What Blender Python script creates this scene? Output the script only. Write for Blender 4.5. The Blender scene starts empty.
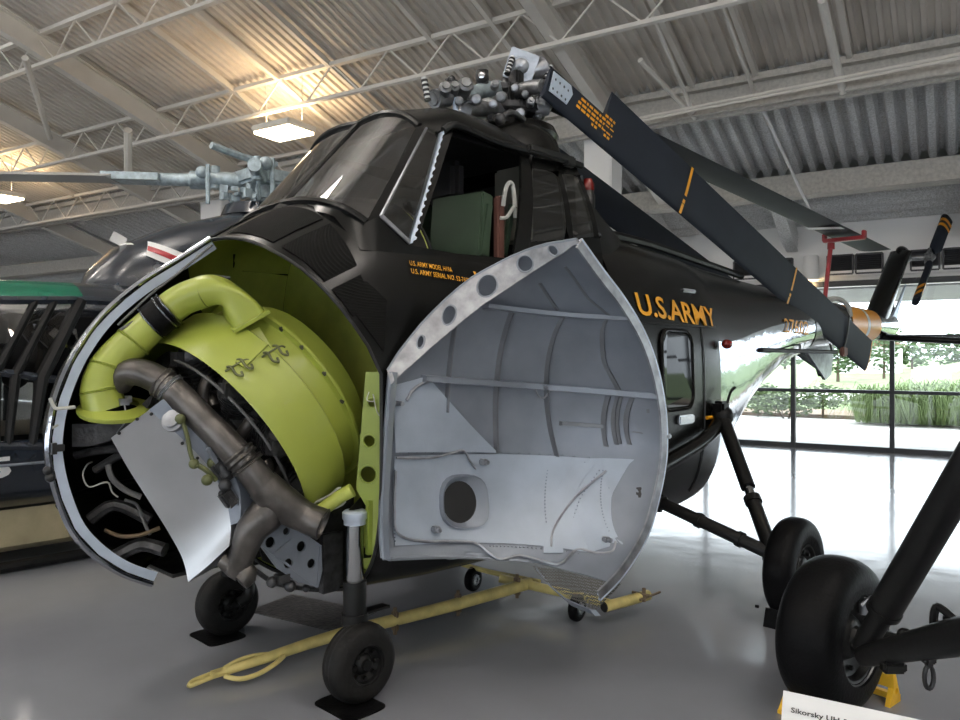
import bpy, bmesh, math, random
from mathutils import Vector, Matrix
from mathutils.geometry import tessellate_polygon
random.seed(7)
C=bpy.context.scene.collection
PI=math.pi
R_=math.radians
# fuselage stations: u, z_top, z_bottom, half_width, z_widest, exponent_top, exponent_bottom
ST=[(-1.127,1.33,1.32,.02,1.325,2,2),(-1.119,1.43,1.197,.13,1.325,2,2),(-1.086,1.54,1.056,.24,1.325,2,2),(-1.028,1.685,.905,.36,1.325,2,2.1),
(-.93,1.84,.778,.48,1.325,2.1,2.2),(-.81,1.968,.676,.575,1.32,2.2,2.3),(-.674,2.079,.6,.65,1.315,2.3,2.5),(-.54,2.17,.555,.695,1.31,2.4,2.7),
(-.378,2.287,.52,.73,1.305,2.5,3),(-.15,2.425,.49,.752,1.3,2.8,3.4),(.117,2.56,.46,.765,1.3,3.2,3.8),(.6,2.6,.43,.80,1.3,3.4,3.8),
(1.2,2.62,.41,.82,1.3,3.4,3.6),(2.6,2.62,.40,.82,1.3,3.3,3.2),(3.45,2.58,.40,.80,1.3,3,3),(3.6,2.57,.41,.785,1.3,2.9,2.9)]
def lerp_st(u,S):
    if u<=S[0][0]: return S[0][1:]
    for a,b in zip(S[:-1],S[1:]):
        if u<=b[0]:
            k=(u-a[0])/(b[0]-a[0]); return tuple(x+(y-x)*k for x,y in zip(a[1:],b[1:]))
    return S[-1][1:]
def hv(u,z,S=ST):
    """half width of the hull at station u and height z"""
    zt,zb,w,zc,nt,nb=lerp_st(u,S)
    if z>=zc: q=(z-zc)/max(zt-zc,1e-6); n=nt
    else: q=(zc-z)/max(zc-zb,1e-6); n=nb
    if q>=1: return 0.0
    return w*(1-q**n)**(1/n)

DR=[[-0.994505, -0.09691, 0.039594], [0.099054, -0.993485, 0.056359], [0.033874, 0.059971, 0.997625]]
DP=[0.762796, 0.116509, 1.2]
DRM=Matrix(DR); DPV=Vector(DP)
def open_door(p):
    return DRM@(Vector(p)-DPV)+DPV
# ---------------------------------------------------------------- materials
def new_mat(name):
    m=bpy.data.materials.new(name); m.use_nodes=True
    nt=m.node_tree; b=nt.nodes['Principled BSDF']
    return m,nt,b
def mat(name,col,rough=.5,metal=0,bump=0,bscale=40,var=0,vscale=6,coat=0,spec=.5,ior=None,rvar=0):
    m,nt,b=new_mat(name)
    b.inputs['Base Color'].default_value=(*col,1); b.inputs['Roughness'].default_value=rough
    b.inputs['Metallic'].default_value=metal; b.inputs['Coat Weight'].default_value=coat
    b.inputs['Coat Roughness'].default_value=.06
    b.inputs['Specular IOR Level'].default_value=spec
    L=nt.links.new; N=nt.nodes.new
    if bump or var or rvar:
        tc=N('ShaderNodeTexCoord')
    if var or rvar:
        n=N('ShaderNodeTexNoise'); n.inputs['Scale'].default_value=vscale; n.inputs['Detail'].default_value=5
        L(tc.outputs['Object'],n.inputs['Vector'])
    if var:
        r=N('ShaderNodeValToRGB')
        r.color_ramp.elements[0].position=.3; r.color_ramp.elements[1].position=.7
        r.color_ramp.elements[0].color=(*[c*(1-var) for c in col],1)
        r.color_ramp.elements[1].color=(*[min(1,c*(1+var)) for c in col],1)
        L(n.outputs['Fac'],r.inputs['Fac']); L(r.outputs['Color'],b.inputs['Base Color'])
    if rvar:
        mr=N('ShaderNodeMapRange'); mr.inputs['To Min'].default_value=max(0,rough-rvar); mr.inputs['To Max'].default_value=rough+rvar
        L(n.outputs['Fac'],mr.inputs['Value']); L(mr.outputs['Result'],b.inputs['Roughness'])
    if bump:
        n2=N('ShaderNodeTexNoise'); n2.inputs['Scale'].default_value=bscale; n2.inputs['Detail'].default_value=4
        L(tc.outputs['Object'],n2.inputs['Vector'])
        bp=N('ShaderNodeBump'); bp.inputs['Strength'].default_value=bump; bp.inputs['Distance'].default_value=.02
        L(n2.outputs['Fac'],bp.inputs['Height']); L(bp.outputs['Normal'],b.inputs['Normal'])
    return m
def glass_mat(name,tint=(.8,.85,.85),refl=.12,rough=.02):
    m,nt,b=new_mat(name); nt.nodes.remove(b)
    N=nt.nodes.new; L=nt.links.new
    t=N('ShaderNodeBsdfTransparent'); t.inputs['Color'].default_value=(*tint,1)
    g=N('ShaderNodeBsdfGlossy'); g.inputs['Roughness'].default_value=rough; g.inputs['Color'].default_value=(.95,.95,.95,1)
    f=N('ShaderNodeFresnel'); f.inputs['IOR'].default_value=1.5
    mx=N('ShaderNodeMixShader'); ad=N('ShaderNodeMath'); ad.operation='ADD'; ad.inputs[1].default_value=refl; ad.use_clamp=True
    L(f.outputs['Fac'],ad.inputs[0]); L(ad.outputs[0],mx.inputs['Fac']); L(t.outputs[0],mx.inputs[1]); L(g.outputs[0],mx.inputs[2])
    L(mx.outputs[0],nt.nodes['Material Output'].inputs['Surface'])
    return m
def emit_mat(name,col,s):
    m,nt,b=new_mat(name)
    b.inputs['Base Color'].default_value=(*col,1); b.inputs['Emission Color'].default_value=(*col,1); b.inputs['Emission Strength'].default_value=s
    return m
def screen_mat(name,col,hole,scale):
    """fine woven / louvred intake screen: dark openings in a painted grid"""
    m,nt,b=new_mat(name); N=nt.nodes.new; L=nt.links.new
    tc=N('ShaderNodeTexCoord'); mp=N('ShaderNodeMapping'); mp.inputs['Rotation'].default_value=(.4,.5,.3)
    w=N('ShaderNodeTexWave'); w.inputs['Scale'].default_value=scale; w.bands_direction='Z'
    w2=N('ShaderNodeTexWave'); w2.inputs['Scale'].default_value=scale; w2.bands_direction='X'
    mn=N('ShaderNodeMath'); mn.operation='MAXIMUM'
    L(tc.outputs['Object'],mp.inputs['Vector']); L(mp.outputs['Vector'],w.inputs['Vector']); L(mp.outputs['Vector'],w2.inputs['Vector'])
    L(w.outputs['Fac'],mn.inputs[0]); L(w2.outputs['Fac'],mn.inputs[1])
    r=N('ShaderNodeValToRGB'); r.color_ramp.elements[0].position=.55; r.color_ramp.elements[1].position=.75
    r.color_ramp.elements[0].color=(*hole,1); r.color_ramp.elements[1].color=(*col,1)
    L(mn.outputs[0],r.inputs['Fac']); L(r.outputs['Color'],b.inputs['Base Color'])
    b.inputs['Roughness'].default_value=.85; b.inputs['Specular IOR Level'].default_value=.15
    bp=N('ShaderNodeBump'); bp.inputs['Strength'].default_value=.6; bp.inputs['Distance'].default_value=.01
    L(mn.outputs[0],bp.inputs['Height']); L(bp.outputs['Normal'],b.inputs['Normal'])
    return m
def mesh_screen_mat(name,col,scale):
    """perforated metal: real see-through openings"""
    m,nt,b=new_mat(name); N=nt.nodes.new; L=nt.links.new
    tc=N('ShaderNodeTexCoord'); v=N('ShaderNodeTexVoronoi'); v.inputs['Scale'].default_value=scale; v.inputs['Randomness'].default_value=0
    L(tc.outputs['Object'],v.inputs['Vector'])
    lt=N('ShaderNodeMath'); lt.operation='LESS_THAN'; lt.inputs[1].default_value=.42
    L(v.outputs['Distance'],lt.inputs[0])
    t=N('ShaderNodeBsdfTransparent'); mx=N('ShaderNodeMixShader')
    b.inputs['Base Color'].default_value=(*col,1); b.inputs['Roughness'].default_value=.45; b.inputs['Metallic'].default_value=.5
    L(lt.outputs[0],mx.inputs['Fac']); L(b.outputs[0],mx.inputs[1]); L(t.outputs[0],mx.inputs[2])
    L(mx.outputs[0],nt.nodes['Material Output'].inputs['Surface'])
    return m
M={}
M['black']=mat('olive_black_gloss_paint',(.0055,.0055,.005),.26,0,.03,9,.15,3,coat=0,spec=.28)
M['black_satin']=mat('black_satin_paint',(.006,.006,.006),.45,0,.05,30,.2,8,spec=.25)
M['blade']=mat('blue_black_blade_paint',(.021,.026,.037),.6,0,.03,60,.08,5,spec=.15)
M['silver_shaded']=mat('shaded_silver_lacquer',(.17,.18,.195),.45,.35,.05,25,.12,5)  # door's silver lacquer, darkened: shade of the stiffener sides put into the colour
M['silver_pale']=mat('pale_silver_lacquer',(.35,.40,.465),.40,.25,.05,25,.10,5,rvar=.08)
M['silver_paint']=mat('silver_lacquer',(.20,.222,.258),.42,.35,.05,25,.12,5,rvar=.08)
M['silver_edge']=mat('bare_edge_metal',(.60,.68,.80),.38,.35,.03,30,.08,9)
M['alu']=mat('worn_aluminium',(.42,.43,.44),.36,.75,.04,5,.10,3,rvar=.04)
M['polish']=mat('polished_aluminium',(.36,.38,.42),.10,1,.22,5,.05,3)
M['steel']=mat('grey_steel',(.30,.31,.33),.35,.7,.1,40,.3,14)
M['hub']=mat('hub_grey_metal',(.20,.205,.21),.38,.6,.15,50,.35,18)
M['chrome']=mat('oleo_chrome',(.42,.43,.44),.14,1)
M['zinc']=mat('yellow_green_primer',(.24,.30,.05),.42,0,.05,20,.08,5)
M['zinc_dark']=mat('aged_green_primer',(.44,.49,.10),.5,0,.06,18,.18,5)
M['cowl']=mat('bright_green_cowl_paint',(.32,.37,.06),.36,0,.03,15,.05,4,coat=.15)
M['exhaust']=mat('heat_stained_steel',(.10,.092,.085),.40,.75,.15,26,.4,9)
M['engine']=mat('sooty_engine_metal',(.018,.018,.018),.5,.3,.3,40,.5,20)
M['engine_grey']=mat('oily_grey_casting',(.06,.06,.062),.45,.5,.3,40,.4,20)
M['rubber']=mat('tyre_rubber',(.003,.003,.0034),.5,0,.12,60,.25,10,spec=.10)
M['rubber_worn']=mat('dusty_tyre_rubber',(.010,.0095,.009),.6,0,.15,60,.3,10,spec=.18)
M['hose']=mat('grey_hose',(.10,.10,.10),.5)
M['black_plastic']=mat('black_coating',(.01,.01,.01),.4)
M['glass']=glass_mat('cockpit_perspex',(.72,.74,.73),.09)
M['wglass']=glass_mat('window_glazing',(.93,.96,.95),.0)
M['bright_pane']=glass_mat('reflection_tinted_perspex',(.75,.80,.88),.22)  # extra mirror and blue tint stand in for the window wall's bright reflection
M['green_glass']=mat('green_tinted_perspex',(.01,.24,.14),.10)
M['green_glass'].node_tree.nodes['Principled BSDF'].inputs['Transmission Weight'].default_value=.5
M['orange']=mat('orange_yellow_lettering',(.83,.37,.012),.45)
M['orange_paint']=mat('orange_tail_paint',(.85,.34,.015),.4)
M['seat_green']=mat('seat_green_paint',(.035,.062,.036),.5,0,.05,20,.15,6)
M['linkage']=mat('dirty_green_fitting',(.09,.10,.035),.5)
M['head_silver']=mat('dull_silver_rotor_head',(.42,.44,.47),.38,.6,.1,40,.2,14)
M['strap']=mat('grey_webbing',(.5,.5,.46),.8)
M['red_brown']=mat('faded_red_leather',(.16,.07,.055),.6)
M['olive']=mat('olive_drab_lining',(.22,.21,.17),.7,0,.1,10,.2,4)
M['dark_lining']=mat('dark_quilted_lining',(.012,.012,.014),.75,0,.2,15)
M['screen']=screen_mat('intake_screen',(.011,.011,.010),(.002,.002,.002),60)
M['perf']=mesh_screen_mat('perforated_sheet',(.10,.10,.09),95)
M['navy']=mat('navy_gloss_paint',(.012,.017,.026),.22,0,.02,6,.1,3,coat=.3)
M['pale_hub']=mat('pale_blue_grey_hub_metal',(.36,.43,.46),.42,.3,.2,50,.3,16)
M['grey_blade']=mat('light_grey_blade_paint',(.40,.40,.39),.5)
M['tan']=mat('tan_keel_paint',(.42,.36,.22),.55,0,.05,15,.15,5)
M['white']=mat('white_paint',(.75,.75,.74),.45)
M['red']=mat('red_paint',(.32,.012,.02),.4)
M['yellow']=mat('cream_yellow_tow_bar_paint',(.55,.46,.17),.45,0,.1,25,.2,12)
M['chock_yellow']=mat('yellow_chock_paint',(.72,.42,.02),.5,0,.05,20,.1,10)
M['brown_metal']=mat('rusty_brown_fitting',(.14,.10,.06),.6,.3)
M['red_lens']=mat('red_beacon_lens',(.16,.008,.006),.15,0)
M['amber_glow']=emit_mat('amber_strip_lamp',(1,.55,.2),3)
# ---------------------------------------------------------------- mesh builder
def vec(p): return Vector(p)
def basis(d):
    d=Vector(d).normalized()
    a=Vector((0,0,1)) if abs(d.z)<.95 else Vector((1,0,0))
    x=d.cross(a).normalized(); y=x.cross(d).normalized()
    return x,y,d
class MB:
    def __init__(s): s.b=bmesh.new()
    def quad(s,*ps):
        try: s.b.faces.new([s.b.verts.new(p) for p in ps])
        except ValueError: pass
    def grid(s,rows,closed=False,skip=None):
        vs=[[s.b.verts.new(p) for p in r] for r in rows]
        for i in range(len(vs)-1):
            n=len(vs[i])
            for j in range(n if closed else n-1):
                k=(j+1)%n
                q=[vs[i][j],vs[i][k],vs[i+1][k],vs[i+1][j]]
                if skip and skip(sum((w.co for w in q),Vector())/4): continue
                try: s.b.faces.new(q)
                except ValueError: pass
        return vs
    def box(s,c,sz,rot=None,bev=0):
        m=Matrix.Translation(Vector(c))
        if rot is not None: m=m@(rot.to_4x4() if isinstance(rot,Matrix) else rot)
        r=bmesh.ops.create_cube(s.b,size=1,matrix=m@Matrix.Diagonal((*sz,1)))
        if bev:
            es=list({e for v in r['verts'] for e in v.link_edges})
            bmesh.ops.bevel(s.b,geom=es,offset=bev,segments=2,affect='EDGES',clamp_overlap=True)
        return s
    def beam(s,a,b,w,h,up=(0,0,1)):
        a=Vector(a);b=Vector(b);d=(b-a);L=d.length;d.normalize()
        x=d.cross(Vector(up))
        if x.length<1e-4: x=d.cross(Vector((1,0,0)))
        x.normalize();y=x.cross(d)
        m=Matrix(((x.x,d.x,y.x,0),(x.y,d.y,y.y,0),(x.z,d.z,y.z,0),(0,0,0,1)))
        m=Matrix.Translation((a+b)/2)@m
        bmesh.ops.create_cube(s.b,size=1,matrix=m@Matrix.Diagonal((w,L,h,1)))
        return s
    def lathe(s,prof,o,ax,n=32,cap=True,a0=0,a1=2*PI):
        x,y,d=basis(ax);o=Vector(o);full=abs(a1-a0-2*PI)<1e-6
        rows=[]
        for k in range(n if full else n+1):
            a=a0+(a1-a0)*k/n
            rows.append([o+d*l+(x*math.cos(a)+y*math.sin(a))*max(r,1e-4) for r,l in prof])
        cols=[list(c) for c in zip(*rows)]
        vs=s.grid(cols,closed=full)
        if cap and full:
            for row,pr in ((vs[0],prof[0]),(vs[-1],prof[-1])):
                if pr[0]>2e-4:
                    try: s.b.faces.new(row)
                    except ValueError: pass
        return s
    def cyl(s,a,b,r,r2=None,n=16):
        a=Vector(a);b=Vector(b);L=(b-a).length
        return s.lathe([(r,0),(r if r2 is None else r2,L)],a,b-a,n)
    def ball(s,c,r,n=12,sc=(1,1,1)):
        m=Matrix.Translation(Vector(c))@Matrix.Diagonal((*sc,1))
        bmesh.ops.create_uvsphere(s.b,u_segments=n*2,v_segments=n,radius=r,matrix=m);return s
    def tube(s,pts,r,n=12,sm=4,cap=True,closed=False):
        pts=[Vector(p) for p in pts]
        rs=r if isinstance(r,(list,tuple)) else [r]*len(pts)
        if sm>1:
            P2=[];R2=[]
            N=len(pts)
            rng=range(N if closed else N-1)
            for i in rng:
                g=lambda k: pts[k%N] if closed else pts[max(0,min(N-1,k))]
                p0,p1,p2,p3=g(i-1),g(i),g(i+1),g(i+2)
                for k in range(sm):
                    t=k/sm
                    P2.append(.5*((2*p1)+(p2-p0)*t+(2*p0-5*p1+4*p2-p3)*t*t+(3*p1-p0-3*p2+p3)*t**3))
                    R2.append(rs[i]+(rs[(i+1)%N]-rs[i])*t)
            if not closed: P2.append(pts[-1]);R2.append(rs[-1])
            pts,rs=P2,R2
        N=len(pts);x=None;rows=[]
        for i in range(N):
            if closed: d=pts[(i+1)%N]-pts[i-1]
            else: d=pts[min(i+1,N-1)]-pts[max(i-1,0)]
            d.normalize()
            if x is None: x,_,_=basis(d)
            x=(x-d*x.dot(d)); x.normalize(); y=d.cross(x)
            rows.append([pts[i]+(x*math.cos(2*PI*k/n)+y*math.sin(2*PI*k/n))*rs[i] for k in range(n)])
        if closed: rows.append(rows[0])
        vs=s.grid(rows,closed=True)
        if cap and not closed:
            for q in (vs[0],vs[-1]):
                try:s.b.faces.new(q)
                except ValueError:pass
        return s
    def plate(s,pts,th,holes=(),nrm=None,hn=18):
        """flat plate from coplanar 3-D outline; holes: (centre3d, radius)"""
        pts=[Vector(p) for p in pts]
        if nrm is None:
            nrm=Vector()
            for i in range(len(pts)): nrm+=pts[i].cross(pts[(i+1)%len(pts)])
        nrm=Vector(nrm).normalized()
        b=bmesh.new()
        def loop(ps):
            v=[b.verts.new(p) for p in ps]
            return [b.edges.new((v[i],v[(i+1)%len(v)])) for i in range(len(v))]
        es=loop(pts)
        x,y,_=basis(nrm);o=sum(pts,Vector())/len(pts)
        for c,r in holes:
            c=Vector(c);c=c-nrm*(c-o).dot(nrm)
            es+=loop([c+(x*math.cos(2*PI*k/hn)+y*math.sin(2*PI*k/hn))*r for k in range(hn)])
        bmesh.ops.triangle_fill(b,use_beauty=True,use_dissolve=False,edges=es,normal=nrm)
        fs=list(b.faces)
        if th:
            r=bmesh.ops.extrude_face_region(b,geom=fs)
            bmesh.ops.translate(b,vec=nrm*th,verts=[g for g in r['geom'] if isinstance(g,bmesh.types.BMVert)])
        me=bpy.data.meshes.new('tmp');b.to_mesh(me);b.free();s.b.from_mesh(me);bpy.data.meshes.remove(me)
        return s
    def solid(s,th):
        bmesh.ops.remove_doubles(s.b,verts=s.b.verts,dist=2e-4);bmesh.ops.dissolve_degenerate(s.b,edges=s.b.edges,dist=1e-4)
        bmesh.ops.recalc_face_normals(s.b,faces=s.b.faces)
        bmesh.ops.solidify(s.b,geom=list(s.b.faces),thickness=th);return s
    def mirror(s):
        g=bmesh.ops.duplicate(s.b,geom=list(s.b.verts)+list(s.b.edges)+list(s.b.faces))['geom']
        for v in g:
            if isinstance(v,bmesh.types.BMVert): v.co.x=-v.co.x
        bmesh.ops.reverse_faces(s.b,faces=[f for f in g if isinstance(f,bmesh.types.BMFace)]);return s
    def xf(s,f):
        for v in s.b.verts: v.co=f(v.co)
        return s
    def build2(s,name,m,parent=None,**k):
        c=MB();c.b.free();c.b=s.b.copy()
        for v in c.b.verts: v.co.x=-v.co.x
        bmesh.ops.reverse_faces(c.b,faces=c.b.faces)
        o=s.build(name,m,parent,**k);c.build(name,m,parent,**k);return o
    def build(s,name,m,parent=None,smooth=40,weld=True,label=None,recalc=True):
        if weld: bmesh.ops.remove_doubles(s.b,verts=s.b.verts,dist=1e-5)
        if recalc: bmesh.ops.recalc_face_normals(s.b,faces=s.b.faces)
        me=bpy.data.meshes.new(name);s.b.to_mesh(me);s.b.free()
        for q in (m if isinstance(m,(list,tuple)) else [m]): me.materials.append(q)
        if smooth:
            me.polygons.foreach_set('use_smooth',[True]*len(me.polygons))
            me.set_sharp_from_angle(angle=R_(smooth))
        o=bpy.data.objects.new(name,me);C.objects.link(o)
        if parent: o.parent=parent
        if label: o['label']=label
        return o
def thing(name,label,cat,loc=(0,0,0),rz=0,group=None):
    o=bpy.data.objects.new(name,None);C.objects.link(o);o.location=loc;o.rotation_euler=(0,0,rz)
    o.empty_display_size=.2
    return tag(o,label,cat,group)
def tag(o,label,cat,group=None,kind=None):
    o['label']=label;o['category']=cat
    if group:o['group']=group
    if kind:o['kind']=kind
    return o
def struct(o,label=None,rz=True):
    o['kind']='structure'
    if label:o['label']=label
    if rz:o.rotation_euler=(0,0,R_(-32))
    return o
def text_mesh(mb,s,f,bold=0,spacing=1.0,shear=0,cuts=0):
    """lettering: f maps (x 0..1 along, y 0..1 up) to 3-D"""
    cu=bpy.data.curves.new('lettering','FONT');cu.body=s;cu.offset=bold;cu.space_character=spacing;cu.shear=shear;cu.resolution_u=3
    ob=bpy.data.objects.new('lettering',cu);C.objects.link(ob)
    dg=bpy.context.evaluated_depsgraph_get()
    me=bpy.data.meshes.new_from_object(ob.evaluated_get(dg))
    bpy.data.objects.remove(ob);bpy.data.curves.remove(cu)
    b=bmesh.new();b.from_mesh(me);bpy.data.meshes.remove(me)
    if cuts: bmesh.ops.subdivide_edges(b,edges=b.edges,cuts=cuts)
    xs=[v.co.x for v in b.verts];ys=[v.co.y for v in b.verts]
    x0,x1,y0,y1=min(xs),max(xs),min(ys),max(ys)
    for v in b.verts: v.co=Vector(f((v.co.x-x0)/(x1-x0),(v.co.y-y0)/(y1-y0)))
    me=bpy.data.meshes.new('tmp');b.to_mesh(me);b.free();mb.b.from_mesh(me);bpy.data.meshes.remove(me)
    return mb
def lerp(a,b,t): return Vector(a)*(1-t)+Vector(b)*t
def bilerp(p00,p10,p01,p11): # corners: left-bottom, right-bottom, left-top, right-top
    return lambda x,y: lerp(lerp(p00,p10,x),lerp(p01,p11,x),y)
# ================================================================ the hangar (own axes: m along the window wall, n towards it)
UP=420;DOWN=55
WN=15.2; WALL_TOP=4.25
def roofz(n): return 9.05-.32*n
M['floor'],nt,b=new_mat('grey_epoxy_floor')
N=nt.nodes.new;L=nt.links.new
tc=N('ShaderNodeTexCoord');n1=N('ShaderNodeTexNoise');n1.inputs['Scale'].default_value=.5;n1.inputs['Detail'].default_value=6
r=N('ShaderNodeValToRGB');r.color_ramp.elements[0].color=(.215,.225,.25,1);r.color_ramp.elements[1].color=(.265,.28,.31,1);r.color_ramp.elements[0].position=.35;r.color_ramp.elements[1].position=.65
L(tc.outputs['Object'],n1.inputs['Vector']);L(n1.outputs['Fac'],r.inputs['Fac']);L(r.outputs['Color'],b.inputs['Base Color'])
b.inputs['Roughness'].default_value=.13
n2=N('ShaderNodeTexNoise');n2.inputs['Scale'].default_value=2.2;n2.inputs['Detail'].default_value=3
bp=N('ShaderNodeBump');bp.inputs['Strength'].default_value=.06;bp.inputs['Distance'].default_value=.05
L(tc.outputs['Object'],n2.inputs['Vector']);L(n2.outputs['Fac'],bp.inputs['Height']);L(bp.outputs['Normal'],b.inputs['Normal'])
M['deck']=mat('painted_steel_deck',(.63,.585,.52),.55,0,.04,30,.06,2)
M['steel_white']=mat('white_painted_steel',(.70,.665,.605),.5,0,.03,20,.05,3)
M['spray']=mat('sprayed_fireproofing',(.85,.84,.80),.95,0,1.0,55,.25,40)
M['spray'].node_tree.nodes['Bump'].inputs['Distance'].default_value=.06
M['girder']=mat('grey_girder_coating',(.50,.475,.43),.9,0,.5,40,.15,20)
M['wall']=mat('white_wall_paint',(.84,.83,.81),.6,0,.02,20)
M['frame']=mat('dark_window_frame',(.012,.013,.015),.35)
M['louvre']=mat('dark_louvre',(.05,.05,.055),.5)
M['soffit']=mat('grey_soffit_panel',(.26,.26,.27),.6,0,.02,10,.06,3)
M['lamp']=emit_mat('warm_lamp_lens',(1.0,.80,.55),14)
M['lamp_housing']=mat('lamp_housing',(.7,.68,.62),.5)
mb=MB();mb.quad((-34,-16,0),(26,-16,0),(26,WN,0),(-34,WN,0))
fl=struct(mb.build('floor',M['floor'],smooth=0,recalc=False),'glossy grey epoxy hangar floor')
# corrugated roof deck
def deck(m0,m1,n0,n1,zf,pitch,amp):
    mb=MB();k=int((m1-m0)/pitch);xs=[]
    for i in range(k):
        x=m0+i*pitch
        xs+=[(x,0),(x+.30*pitch,0),(x+.42*pitch,amp),(x+.88*pitch,amp)]
    xs.append((m0+k*pitch,0))
    mb.grid([[(x,n0,zf(n0)+a) for x,a in xs],[(x,n1,zf(n1)+a) for x,a in xs]]);return mb
mb=deck(-34,26,-16,11.1,roofz,.15,.045)
struct(mb.build('ceiling',M['deck'],smooth=0),'white corrugated steel roof deck')
mb=MB();mb.grid([[(-34,-16.1,roofz(-16.1)+.12),(26,-16.1,roofz(-16.1)+.12)],[(-34,19.8,roofz(19.8)+.75),(26,19.8,roofz(19.8)+.75)]]);mb.solid(.05)
struct(mb.build('ceiling_roof_cover',M['wall'],smooth=0),'outer roof sheet over the deck')
mb=MB();mb.box((-4,-16,8.6),(60,.3,12.6))
struct(mb.build('wall_back',M['wall'],smooth=0),'white upper wall above the low glazing behind the visitor')
mb=MB();mb.box((-34,0,6),(.3,34,12))
struct(mb.build('wall_far_left',M['wall'],smooth=0),'white upper side wall at the left')
mb=MB();mb.box((26,0,6),(.3,34,12))
struct(mb.build('wall_far_right',M['wall'],smooth=0),'white upper side wall at the right')
# sprayed lower decks
mb=MB();xs=[]
k=0;m=-34
while m<20:
    xs+=[(m,0),(m+.09,0),(m+.13,.12),(m+.20,.12)];m+=.24
rows=[]
for n in [10.8+.3*i for i in range(10)]:
    rows.append([(x,n,roofz(n)-.05+a+.012*math.sin(x*37+n*53)) for x,a in xs])
mb.grid(rows)
struct(mb.build('ceiling_sprayed',M['spray'],smooth=60),'rough grey sprayed roof deck')
mb=MB();rows=[]
n=13.55;i=0
while n<=WN+.1:
    rows.append([(x,n,roofz(n)-.12+(.07 if (i//2)%2 else 0)+.008*math.sin(x*31+i)) for x in [-34+.5*q for q in range(121)]]);n+=.065;i+=1
mb.grid(rows)
struct(mb.build('ceiling_eave',M['spray'],smooth=30),'rough sprayed eave deck with ribs along the wall')
g0=MB().beam((-34,13.4,roofz(13.4)-.32),(20,13.4,roofz(13.4)-.32),.42,.34)
struct(g0.build('trim_1',M['girder'],smooth=0),'grey coated girder along the eave')
g0=MB();g0.box((-7,10.95,roofz(10.95)-.30),(54,.10,.42)).box((-7,10.85,roofz(10.85)-.12),(54,.16,.09)).box((-7,10.80,roofz(10.8)-.50),(54,.07,.07))
struct(g0.build('trim_2',[M['girder']],smooth=0),'dark step between the roof decks')
for i,(m,) in enumerate([(-15.3,),(-10.2,),(-4.9,),(-2.65,),(.15,),(2.9,)]):
    mb=MB();mb.beam((m,13.5,roofz(13.5)-.34),(m,WN-.05,roofz(WN)-.42),.20,.36)
    mb.b.verts.ensure_lookup_table();bmesh.ops.subdivide_edges(mb.b,edges=mb.b.edges,cuts=5)
    mb.xf(lambda c:c+Vector((.012*math.sin(c.y*40+c.z*30),0,.012*math.sin(c.y*50))))
    struct(mb.build('beam',M['spray'],smooth=60),'rough sprayed stub beam running to the window wall')
# main rafters (heavy), light joist bars, trusses along m
for m in (-20.4,-15.5,-12.43,-4.45,3.4):
    mb=MB()
    
    mb.beam((m,-3,roofz(-3)-.12),(m,13.2,roofz(13.2)-.12),.15,.03).beam((m,-3,roofz(-3)-.46),(m,13.2,roofz(13.2)-.46),.15,.04).beam((m,-3,roofz(-3)-.29),(m,13.2,roofz(13.2)-.29),.03,.34)
    struct(mb.build('rafter',M['steel_white'],smooth=0),'white steel rafter sloping down to the window wall')
for m in (-18.2,-10.35,-9.3,-8.2,-6.3,-5.3,-3.2,-2.35,-1.2,.6,1.7):
    mb=MB();hh=.07
    mb.beam((m,-3,roofz(-3)-.10),(m,11,roofz(11)-.10),.07,.09)
    struct(mb.build('purlin',M['steel_white'],smooth=0),'thin white purlin under the roof deck')
for n in (2.55,4.62,6.68,8.78,10.62):
    mb=MB();zt=roofz(n)-.10;zb=zt-.50;mend=-7.5 if n>10 else 20
    mb.box(((mend-34)/2,n,zt),(mend+34,.09,.06)).box(((mend-34)/2,n,zb),(mend+34,.08,.05))
    m=-34;k=0
    while m<mend-.6:
        mb.beam((m,n,zb),(m+.55,n,zt),.022,.022).beam((m+.55,n,zt),(m+1.1,n,zb),.022,.022);m+=1.1
    struct(mb.build('truss',M['steel_white'],smooth=0),'white open web roof truss')
# cross bracing rods and conduit
def rod(name,a,b,r,label,m='steel_white'):
    return struct(MB().cyl(a,b,r,n=8).build(name,M[m]),label)
rod('brace',(-3.513, 9.516, 5.505),(-3.205, 10.89, 5.065),.035,'thin brace under the roof deck by the eave')
rod('brace',(-3.106, 8.817, 5.729),(-3.192, 10.749, 5.11),.03,'thin steep brace under the roof deck by the eave')
rod('brace',(-1.3, 9.188, 5.61),(-1.286, 10.854, 5.077),.05,'wide steep brace at the right of the roof')
rod('brace',(-2.368, 9.032, 5.81),(-2.372, 10.957, 5.194),.03,'brace under the roof deck near the hanging rod')
rod('conduit',(-3.874, 10.495, 5.071),(-0.011, 10.326, 5.126),.022,'upper conduit along the roof step')
rod('conduit',(-3.876, 10.5, 5.03),(-0.011, 10.335, 5.083),.018,'lower conduit along the roof step')
rod('rod',(-2.344, 11.2, 5.117),(-1.984, 13.0, 3.896),.022,'bright white rod slanting across the sprayed eave deck','white')
rod('brace',(-11.942, 6.196, 6.167),(-14.117, 7.767, 5.665),.05,'short strut between the left rafters')
rod('brace',(-12.176, 8.039, 5.578),(-12.982, 8.571, 5.007),.07,'short post under the left truss')
rod('conduit',(-27.423, 14.6, 5.37),(-23.814, 14.9, 4.062),.02,'dark conduit along the left wall head','frame')
# columns
for k,(x,w) in enumerate(((607,.46),(221,.70))):
    q={0:(-4.779, 11.3, 4.926),1:(-13.818, 11.3, 4.993)}[k]
    mb=MB();mb.box((q[0],11.3,2.6),(w,.45,5.2),bev=.02)
    struct(mb.build('column',M['wall'],smooth=30),('white square column behind the folded rotor blades','white square column behind the navy helicopter')[k])
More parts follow.
